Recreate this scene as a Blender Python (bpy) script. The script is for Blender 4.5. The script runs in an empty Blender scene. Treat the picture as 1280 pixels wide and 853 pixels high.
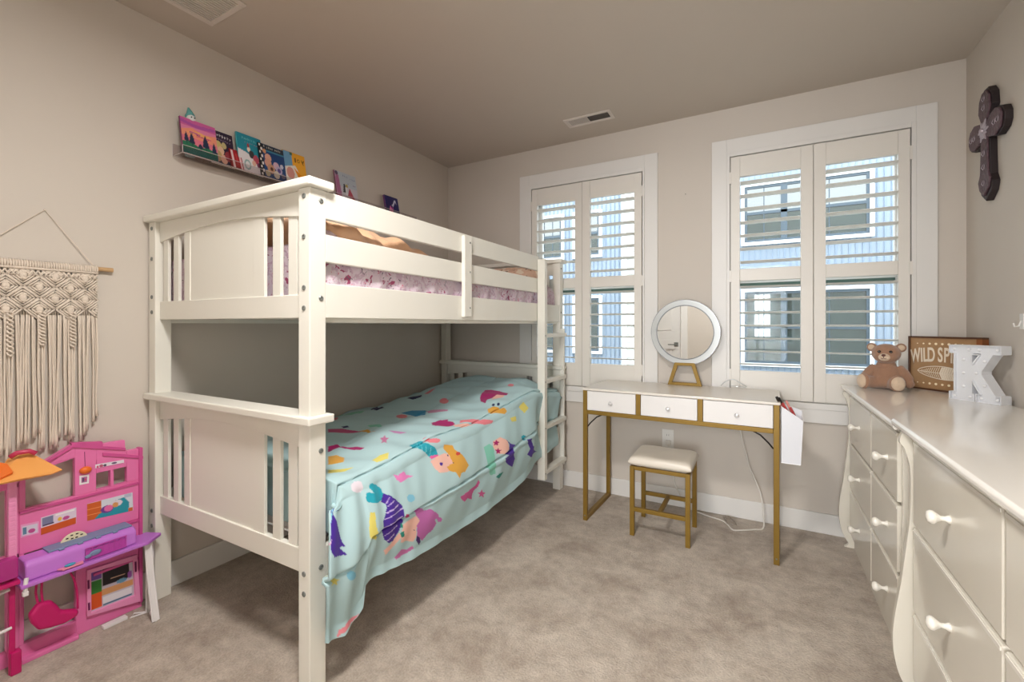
import bpy, bmesh, math, random
import numpy as np
from mathutils import Vector, Matrix
C = bpy.data.collections.new('bedroom'); bpy.context.scene.collection.children.link(C)
PI = math.pi
rnd = random.Random(7)

# ------------------------------------------------------------------ colours
def lin(c):
    return tuple(((x/255)/12.92 if x/255 <= .04045 else (((x/255)+.055)/1.055)**2.4) for x in c[:3])

# ------------------------------------------------------------------ measured geometry (metres, camera at the origin, 1.16 m up)
F_PX, CAM_H = 558.6, 1.16
YAW = math.atan2(310, F_PX)
_s, _c = math.sin(YAW), math.cos(YAW)
def on_x(u, v, x):
    """point of the plane X = x measured at (u, v) in the photograph -> (y, z)"""
    a = (u-640)/F_PX; dx = -_s+_c*a; dy = _c+_s*a; k = x/dx
    return (dy*k, CAM_H+k*(406-v)/F_PX)
def on_y(u, v, y):
    a = (u-640)/F_PX; dx = -_s+_c*a; dy = _c+_s*a; k = y/dy
    return (dx*k, CAM_H+k*(406-v)/F_PX)
XL, XR, YB, YF, H = -2.285, .890, 3.015, -.60, 2.474

# ------------------------------------------------------------------ materials
MATS = {}
def nodes(m): return m.node_tree.nodes, m.node_tree.links
def mat(name, col, rough=.5, metal=0., bump=0., bscale=200., vary=0., vscale=5., spec=.5, sheen=0., coat=0., emit=None, estr=0., attr=None, bdist=.002):
    if name in MATS: return MATS[name]
    m = bpy.data.materials.new(name); m.use_nodes = True
    N, L = nodes(m); b = N['Principled BSDF']
    b.inputs['Roughness'].default_value = rough; b.inputs['Metallic'].default_value = metal
    b.inputs['Specular IOR Level'].default_value = spec
    b.inputs['Sheen Weight'].default_value = sheen
    b.inputs['Coat Weight'].default_value = coat; b.inputs['Coat Roughness'].default_value = .1
    c = lin(col)
    tc = N.new('ShaderNodeTexCoord')
    n = N.new('ShaderNodeTexNoise'); n.inputs['Scale'].default_value = vscale; n.inputs['Detail'].default_value = 4
    L.new(tc.outputs['Object'], n.inputs['Vector'])
    if attr:
        a = N.new('ShaderNodeAttribute'); a.attribute_name = attr
        L.new(a.outputs['Color'], b.inputs['Base Color'])
    else:
        r = N.new('ShaderNodeMix'); r.data_type = 'RGBA'
        v = max(vary, .012)
        r.inputs['A'].default_value = (*[x*(1-v) for x in c], 1); r.inputs['B'].default_value = (*[min(1, x*(1+v)) for x in c], 1)
        L.new(n.outputs['Fac'], r.inputs['Factor']); L.new(r.outputs['Result'], b.inputs['Base Color'])
    if bump:
        n2 = N.new('ShaderNodeTexNoise'); n2.inputs['Scale'].default_value = bscale; n2.inputs['Detail'].default_value = 3
        L.new(tc.outputs['Object'], n2.inputs['Vector'])
        bp = N.new('ShaderNodeBump'); bp.inputs['Strength'].default_value = bump; bp.inputs['Distance'].default_value = bdist
        L.new(n2.outputs['Fac'], bp.inputs['Height']); L.new(bp.outputs['Normal'], b.inputs['Normal'])
    if emit:
        b.inputs['Emission Color'].default_value = (*lin(emit), 1); b.inputs['Emission Strength'].default_value = estr
    MATS[name] = m
    return m
def glassmat(name, col, opacity=.0, fres=.5, rough=.0):
    """thin pane: transparent tint + a glossy reflection"""
    m = bpy.data.materials.new(name); m.use_nodes = True
    N, L = nodes(m); N.remove(N['Principled BSDF'])
    out = N['Material Output']
    t = N.new('ShaderNodeBsdfTransparent'); t.inputs['Color'].default_value = (*lin(col), 1)
    g = N.new('ShaderNodeBsdfGlossy'); g.inputs['Roughness'].default_value = rough
    lw = N.new('ShaderNodeLayerWeight'); lw.inputs['Blend'].default_value = .25
    mm = N.new('ShaderNodeMath'); mm.operation = 'MULTIPLY_ADD'; mm.inputs[1].default_value = fres; mm.inputs[2].default_value = opacity
    L.new(lw.outputs['Fresnel'], mm.inputs[0])
    mx = N.new('ShaderNodeMixShader'); L.new(mm.outputs[0], mx.inputs['Fac']); L.new(t.outputs[0], mx.inputs[1]); L.new(g.outputs[0], mx.inputs[2])
    L.new(mx.outputs[0], out.inputs['Surface'])
    return m
def carpetmat():
    m = bpy.data.materials.new('carpet'); m.use_nodes = True
    N, L = nodes(m); b = N['Principled BSDF']; b.inputs['Roughness'].default_value = .95; b.inputs['Specular IOR Level'].default_value = .15; b.inputs['Sheen Weight'].default_value = .25
    tc = N.new('ShaderNodeTexCoord')
    n1 = N.new('ShaderNodeTexNoise'); n1.inputs['Scale'].default_value = 4.2; n1.inputs['Detail'].default_value = 9; n1.inputs['Roughness'].default_value = .72; n1.inputs['Distortion'].default_value = .25
    n2 = N.new('ShaderNodeTexNoise'); n2.inputs['Scale'].default_value = 130; n2.inputs['Detail'].default_value = 3
    n3 = N.new('ShaderNodeTexNoise'); n3.inputs['Scale'].default_value = 22; n3.inputs['Detail'].default_value = 4
    for n in (n1, n2, n3): L.new(tc.outputs['Object'], n.inputs['Vector'])
    r = N.new('ShaderNodeValToRGB')
    e = r.color_ramp.elements; e[0].position = .34; e[0].color = (*lin((160, 146, 132)), 1); e[1].position = .60; e[1].color = (*lin((197, 186, 173)), 1)
    L.new(n1.outputs['Fac'], r.inputs['Fac'])
    mx = N.new('ShaderNodeMix'); mx.data_type = 'RGBA'; mx.blend_type = 'MULTIPLY'; mx.inputs['Factor'].default_value = 1
    r2 = N.new('ShaderNodeValToRGB'); e = r2.color_ramp.elements; e[0].position = .3; e[0].color = (.72, .71, .70, 1); e[1].position = .62; e[1].color = (1.08, 1.07, 1.06, 1)
    mm = N.new('ShaderNodeMath'); mm.operation = 'MULTIPLY_ADD'; mm.inputs[1].default_value = .5
    m2 = N.new('ShaderNodeMath'); m2.operation = 'MULTIPLY'; m2.inputs[1].default_value = .5
    L.new(n2.outputs['Fac'], mm.inputs[0]); L.new(n3.outputs['Fac'], m2.inputs[0]); L.new(m2.outputs[0], mm.inputs[2])
    L.new(mm.outputs[0], r2.inputs['Fac'])
    L.new(r.outputs['Color'], mx.inputs['A']); L.new(r2.outputs['Color'], mx.inputs['B']); L.new(mx.outputs['Result'], b.inputs['Base Color'])
    bp = N.new('ShaderNodeBump'); bp.inputs['Strength'].default_value = .7; bp.inputs['Distance'].default_value = .012
    L.new(mm.outputs[0], bp.inputs['Height']); L.new(bp.outputs['Normal'], b.inputs['Normal'])
    return m
def printmat(name, base, marks, scale=26., rough=.85):
    """small scattered print on cloth"""
    m = bpy.data.materials.new(name); m.use_nodes = True
    N, L = nodes(m); b = N['Principled BSDF']; b.inputs['Roughness'].default_value = rough; b.inputs['Specular IOR Level'].default_value = .2
    tc = N.new('ShaderNodeTexCoord'); prev = None
    rgb = N.new('ShaderNodeRGB'); rgb.outputs[0].default_value = (*lin(base), 1); prev = rgb.outputs[0]
    for i, (c, s, th, soft) in enumerate(marks):
        mp = N.new('ShaderNodeMapping'); mp.inputs['Location'].default_value = (i*3.7, i*1.3, i*2.1); L.new(tc.outputs['Object'], mp.inputs['Vector'])
        n = N.new('ShaderNodeTexNoise'); n.inputs['Scale'].default_value = s; n.inputs['Detail'].default_value = 2; n.inputs['Distortion'].default_value = 1.2; L.new(mp.outputs[0], n.inputs['Vector'])
        r = N.new('ShaderNodeValToRGB'); r.color_ramp.elements[0].position = th; r.color_ramp.elements[0].color = (0, 0, 0, 1); r.color_ramp.elements[1].position = th+soft; r.color_ramp.elements[1].color = (1, 1, 1, 1)
        L.new(n.outputs['Fac'], r.inputs['Fac'])
        mx = N.new('ShaderNodeMix'); mx.data_type = 'RGBA'; mx.inputs['B'].default_value = (*lin(c), 1)
        L.new(r.outputs['Color'], mx.inputs['Factor']); L.new(prev, mx.inputs['A']); prev = mx.outputs['Result']
    L.new(prev, b.inputs['Base Color'])
    return m

# ------------------------------------------------------------------ mesh builder
class G:
    """collects geometry for ONE mesh"""
    def __init__(s): s.bm = bmesh.new(); s.mi = 0
    def face(s, vs):
        try:
            f = s.bm.faces.new(vs); f.material_index = s.mi; return f
        except ValueError: return None
    def box(s, x0, x1, y0, y1, z0, z1):
        v = [s.bm.verts.new(p) for p in ((x0,y0,z0),(x1,y0,z0),(x1,y1,z0),(x0,y1,z0),(x0,y0,z1),(x1,y0,z1),(x1,y1,z1),(x0,y1,z1))]
        for q in ((0,3,2,1),(4,5,6,7),(0,1,5,4),(1,2,6,5),(2,3,7,6),(3,0,4,7)): s.face([v[i] for i in q])
        return s
    def prism(s, pts, d):
        """closed outline pts (3D, planar) pushed along vector d"""
        d = Vector(d); a = [s.bm.verts.new(p) for p in pts]; b = [s.bm.verts.new(Vector(p)+d) for p in pts]
        s.face(a[::-1]); s.face(b); n = len(pts)
        for i in range(n): s.face([a[i], a[(i+1) % n], b[(i+1) % n], b[i]])
        return s
    def ring_prism(s, outer, inner, d):
        """outline with a hole; outer and inner need equal counts"""
        d = Vector(d); n = len(outer)
        A = [s.bm.verts.new(p) for p in outer]; B = [s.bm.verts.new(p) for p in inner]
        A2 = [s.bm.verts.new(Vector(p)+d) for p in outer]; B2 = [s.bm.verts.new(Vector(p)+d) for p in inner]
        for i in range(n):
            j = (i+1) % n
            s.face([A[i], B[i], B[j], A[j]]); s.face([A2[i], A2[j], B2[j], B2[i]])
            s.face([A[i], A[j], A2[j], A2[i]]); s.face([B[i], B2[i], B2[j], B[j]])
        return s
    def poly(s, pts): s.face([s.bm.verts.new(p) for p in pts]); return s
    def tube(s, pts, r, n=8, closed=False):
        pts = [Vector(p) for p in pts]; rs = r if isinstance(r, (list, tuple)) else [r]*len(pts); rings = []
        up = Vector((0, 0, 1)); m = len(pts); prev = None
        for i, p in enumerate(pts):
            if closed: t = pts[(i+1) % m]-pts[i-1]
            else: t = pts[min(i+1, m-1)]-pts[max(i-1, 0)]
            if t.length < 1e-9: t = Vector((0, 0, 1))
            t.normalize()
            if prev is None:
                a = t.cross(up)
                if a.length < .05: a = t.cross(Vector((1, 0, 0)))
            else:
                a = prev-t*prev.dot(t)
                if a.length < 1e-6: a = t.cross(up)
            a.normalize(); prev = a; b = t.cross(a)
            rings.append([s.bm.verts.new(p+(a*math.cos(2*PI*k/n)+b*math.sin(2*PI*k/n))*rs[i]) for k in range(n)])
        for i in range(m if closed else m-1):
            A, B = rings[i], rings[(i+1) % m]
            for k in range(n): s.face([A[k], A[(k+1) % n], B[(k+1) % n], B[k]])
        if not closed: s.face(rings[0][::-1]); s.face(rings[-1])
        return s
    def lathe(s, prof, o=(0, 0, 0), axis='z', n=24, caps=True):
        """prof: (radius, height) list"""
        o = Vector(o); rings = []
        ax = {'z': lambda r, h, c, q: (r*c, r*q, h), 'x': lambda r, h, c, q: (h, r*c, r*q), '-x': lambda r, h, c, q: (-h, -r*c, r*q), 'y': lambda r, h, c, q: (r*q, h, r*c), '-y': lambda r, h, c, q: (r*c, -h, r*q)}[axis]
        for r, h in prof:
            if r < 1e-6: rings.append([s.bm.verts.new(o+Vector(ax(0, h, 1, 0)))])
            else: rings.append([s.bm.verts.new(o+Vector(ax(r, h, math.cos(2*PI*k/n), math.sin(2*PI*k/n)))) for k in range(n)])
        for A, B in zip(rings, rings[1:]):
            for k in range(n):
                k2 = (k+1) % n
                if len(A) == 1 and len(B) == 1: continue
                if len(A) == 1: s.face([A[0], B[k2], B[k]])
                elif len(B) == 1: s.face([A[k], A[k2], B[0]])
                else: s.face([A[k], A[k2], B[k2], B[k]])
        if caps and len(rings[0]) > 1: s.face(rings[0][::-1])
        if caps and len(rings[-1]) > 1: s.face(rings[-1])
        return s
    def ball(s, c, r, n=16, m=10, rot=None):
        r = (r, r, r) if not isinstance(r, (list, tuple)) else r
        M = rot if rot else Matrix.Identity(3); c = Vector(c); rings = []
        for i in range(m+1):
            a = PI*i/m-PI/2
            if i in (0, m): rings.append([s.bm.verts.new(c+M @ Vector((0, 0, r[2]*math.sin(a))))])
            else: rings.append([s.bm.verts.new(c+M @ Vector((r[0]*math.cos(a)*math.cos(2*PI*k/n), r[1]*math.cos(a)*math.sin(2*PI*k/n), r[2]*math.sin(a)))) for k in range(n)])
        for A, B in zip(rings, rings[1:]):
            for k in range(n):
                k2 = (k+1) % n
                if len(A) == 1: s.face([A[0], B[k2], B[k]])
                elif len(B) == 1: s.face([A[k], A[k2], B[0]])
                else: s.face([A[k], A[k2], B[k2], B[k]])
        return s
    def grid(s, P):
        """P[i][j] -> point"""
        V = [[s.bm.verts.new(p) for p in row] for row in P]
        for i in range(len(V)-1):
            for j in range(len(V[0])-1): s.face([V[i][j], V[i+1][j], V[i+1][j+1], V[i][j+1]])
        return s
def world_loc(o):
    v = Vector((0, 0, 0))
    while o: v += o.location; o = o.parent
    return v
def part(name, g, mats, parent=None, bevel=0., seg=2, smooth=False, loc=None, recalc=True, solid=0., sub=0, remesh=0.):
    """link ONE mesh object; geometry is given in world metres"""
    if not isinstance(mats, (list, tuple)): mats = [mats]
    off = world_loc(parent) if parent else Vector(loc or (0, 0, 0))
    if recalc: bmesh.ops.recalc_face_normals(g.bm, faces=g.bm.faces)
    bmesh.ops.translate(g.bm, verts=g.bm.verts, vec=-off)
    me = bpy.data.meshes.new(name); g.bm.to_mesh(me); g.bm.free()
    for m in mats: me.materials.append(m)
    if smooth:
        for p in me.polygons: p.use_smooth = True
    o = bpy.data.objects.new(name, me); C.objects.link(o)
    if parent: o.parent = parent
    else: o.location = off
    if remesh:
        md = o.modifiers.new('remesh', 'REMESH'); md.mode = 'VOXEL'; md.voxel_size = remesh; md.use_smooth_shade = True
    if solid:
        md = o.modifiers.new('solid', 'SOLIDIFY'); md.thickness = solid; md.offset = -1
    if bevel:
        md = o.modifiers.new('bevel', 'BEVEL'); md.width = bevel; md.segments = seg; md.limit_method = 'ANGLE'; md.angle_limit = .6; md.harden_normals = False
    if sub:
        md = o.modifiers.new('sub', 'SUBSURF'); md.levels = sub; md.render_levels = sub
    return o
def tag(o, label, cat, group=None, kind=None):
    o['label'] = label; o['category'] = cat
    if group: o['group'] = group
    if kind: o['kind'] = kind
    return o
def thing(name, loc, label, cat, group=None):
    o = bpy.data.objects.new(name, None); C.objects.link(o); o.location = loc; o.empty_display_size = .05
    return tag(o, label, cat, group)
def struct(name, g, m, **k):
    o = part(name, g, m, **k)
    if not o.parent: o['kind'] = 'structure'
    return o
def bx(*a): return G().box(*a)

# ---- painting of printed patterns into a colour attribute
def paint(UV, base, shapes):
    """UV: (n,2) array; shapes: list of (rgb, polygon) in the same coordinates"""
    col = np.empty((len(UV), 4), dtype=np.float32); col[:, :3] = lin(base); col[:, 3] = 1
    for c, pl in shapes:
        P = np.array(pl, float); lo = P.min(0); hi = P.max(0)
        idx = np.nonzero((UV[:, 0] >= lo[0]) & (UV[:, 0] <= hi[0]) & (UV[:, 1] >= lo[1]) & (UV[:, 1] <= hi[1]))[0]
        if not len(idx): continue
        X = UV[idx, 0]; Y = UV[idx, 1]; ins = np.zeros(len(idx), bool); n = len(P)
        for i in range(n):
            x1, y1 = P[i]; x2, y2 = P[(i+1) % n]
            if y1 == y2: continue
            cr = ((y1 > Y) != (y2 > Y)) & (X < (x2-x1)*(Y-y1)/(y2-y1)+x1); ins ^= cr
        col[idx[ins], :3] = lin(c)
    return col
def painted_grid(name, P, UV, base, shapes, mat_, parent=None, solid=0., smooth=True, loc=None):
    """P: (n,m,3) array of points, UV: (n,m,2)"""
    n, m = P.shape[:2]; off = world_loc(parent) if parent else Vector(loc or (0, 0, 0))
    V = (P.reshape(-1, 3)-np.array(off)).tolist()
    i = np.arange(n-1)[:, None]*m+np.arange(m-1)[None, :]
    F = np.stack([i, i+m, i+m+1, i+1], -1).reshape(-1, 4).tolist()
    me = bpy.data.meshes.new(name); me.from_pydata(V, [], F)
    a = me.color_attributes.new('print', 'FLOAT_COLOR', 'POINT')
    a.data.foreach_set('color', paint(UV.reshape(-1, 2), base, shapes).ravel())
    me.materials.append(mat_)
    if smooth: me.polygons.foreach_set('use_smooth', [True]*len(me.polygons))
    me.update()
    o = bpy.data.objects.new(name, me); C.objects.link(o)
    if parent: o.parent = parent
    else: o.location = off
    if solid:
        md = o.modifiers.new('solid', 'SOLIDIFY'); md.thickness = solid; md.offset = -1
    return o
def ell(cx, cy, rx, ry=None, n=16):
    ry = ry or rx
    return [(cx+rx*math.cos(2*PI*i/n), cy+ry*math.sin(2*PI*i/n)) for i in range(n)]
def rect(x0, y0, x1, y1): return [(x0, y0), (x1, y0), (x1, y1), (x0, y1)]

# ------------------------------------------------------------------ palette
WALL = mat('wall_paint', (210, 202, 192), .85, bump=.12, bscale=350, spec=.2)
CEIL = mat('ceiling_paint', (196, 187, 176), .9, bump=.15, bscale=260, spec=.15)
TRIM = mat('white_trim_paint', (228, 226, 222), .4, bump=.03, bscale=60)
CARPET = carpetmat()
BED = mat('cream_painted_wood', (236, 234, 224), .42, bump=.06, bscale=40, bdist=.001, vary=.02, vscale=3)
STEEL = mat('bolt_steel', (128, 132, 128), .35, .35)
DRES = mat('ivory_lacquer', (226, 221, 208), .2, bump=.02, bscale=30, coat=.25)
DTOP = mat('ivory_lacquer_top', (240, 237, 230), .13, bump=.02, bscale=20, coat=.4)
KNOB = mat('white_knob_lacquer', (240, 236, 226), .2, coat=.4)
GOLD = mat('brushed_gold_paint', (140, 110, 42), .42, .35, vary=.06, vscale=30)
WTOP = mat('white_laminate', (228, 222, 212), .3, coat=.1)
WLAM = mat('white_drawer_front', (232, 230, 228), .35)
BLACK = mat('black_metal', (35, 30, 26), .5, .3)
CRYS = mat('crystal_knob', (215, 215, 215), .08, .3, coat=.6)
GLASS = glassmat('window_glass', (250, 253, 253), 0., .35)
ACRY = glassmat('clear_acrylic', (246, 243, 243), .03, .3)
PRINT = mat('printed_paper', (255, 255, 255), .35, attr='print')
CLOTHP = mat('printed_cotton', (255, 255, 255), .85, attr='print', bump=.12, bscale=500, spec=.2, sheen=.1)

# ------------------------------------------------------------------ comforter shape and its print
def sst(a,b,x):
    k=np.clip((x-a)/(b-a),0,1);return k*k*(3-2*k)
ROLL0,ROLL1,SMAX,TMAX=1.0,1.10,1.52,2.06
def comforter_surface(t,s):
    """t: metres along the bed from the foot hem, s: metres across from the wall edge."""
    t=np.asarray(t,float);s=np.asarray(s,float)
    ytop=np.where(t<.16,.99-.02*sst(0,.16,.16-t)*0,.99+(t-.16))
    yside=np.where(t<.27,.945+t*(1.10-.945)/.27,.99+(t-.16))
    w=sst(1.0,1.12,s)
    y=ytop*(1-w)+yside*w
    xs=-1.14-.07*sst(2.3,2.5,y)
    x_roll=-1.185
    v=np.clip((s-ROLL1)/.42,0,1)
    a=np.clip((s-ROLL0)/(ROLL1-ROLL0),0,1)*np.pi/2
    x_top=-2.235+np.minimum(s,1.0)*(.995)
    R=.055
    A=np.interp(y,[.95,1.2,1.5,1.8,2.3,2.6,2.85,2.92],[.645,.655,.69,.692,.765,.80,.765,.735])
    B=np.interp(y,[.95,2.3,2.7,2.9],[.60,.62,.67,.68])
    k=sst(-2.22,-1.78,x_top)
    zt=B*(1-k)+A*k-.045*sst(-1.45,-1.24,x_top)*sst(2.4,2.6,y)
    hem=np.interp(y,[.90,.93,1.0,1.055,1.075,1.085,1.14,1.3,1.62,2.05,2.32,2.5,2.9],[.175,.168,.156,.18,.205,.275,.28,.26,.24,.25,.29,.33,.35])
    prof=np.sin(np.pi*np.minimum(v/.9,1))*.9+.1*v
    xs_v=x_roll+(xs-x_roll)*np.clip(prof,0,1)+.02*v*(1-sst(2.3,2.5,y))
    x=np.where(s<ROLL0,x_top,np.where(s<ROLL1,-1.24+R*np.sin(a),xs_v))
    z_side=(zt-R)-v*(zt-R-hem)
    z=np.where(s<ROLL0,zt,np.where(s<ROLL1,zt-R*(1-np.cos(a)),z_side))
    drop=np.where(t<.16,(.16-t)*1.1,0)*(1-w)
    z=z-drop
    # folds and quilting
    top=1-sst(.98,1.05,s)
    z=z+top*(.006*np.sin(3.1*x*6+2.1*y*5)*np.sin(5*y+1)+.004*np.sin(17*x+23*y)+.003*np.sin(41*y-13*x))
    z=z-top*.006*np.exp(-((s-.34)/.012)**2)-top*.006*np.exp(-((s-.70-.03*np.sin(2*y))/.012)**2)
    side=sst(1.04,1.12,s)
    near=np.exp(-((t-.1)/.28)**2)
    x=x+side*(.005*np.sin(13*y+4*v+1.5*np.sin(3*y))+.0015*np.sin(47*y+9*v))+side*near*.007*np.sin(80*y+3*v)
    y=y-w*np.where(t<.27,(.27-t)/.27,0)*.040*np.clip(prof,0,1)
    g1=np.exp(-((s-1.045-.012*np.sin(3*y))/.0045)**2);g2=np.exp(-((v-.45-.05*np.sin(2.3*y))/.012)**2)*side
    x=x-.011*g1*(1+.4*np.sin(70*y))-.017*g2*(1+.4*np.sin(63*y));z=z-.006*g1
    lower=sst(.45,.5,v)*side
    x=x-.010*lower
    return x,y,z
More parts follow.
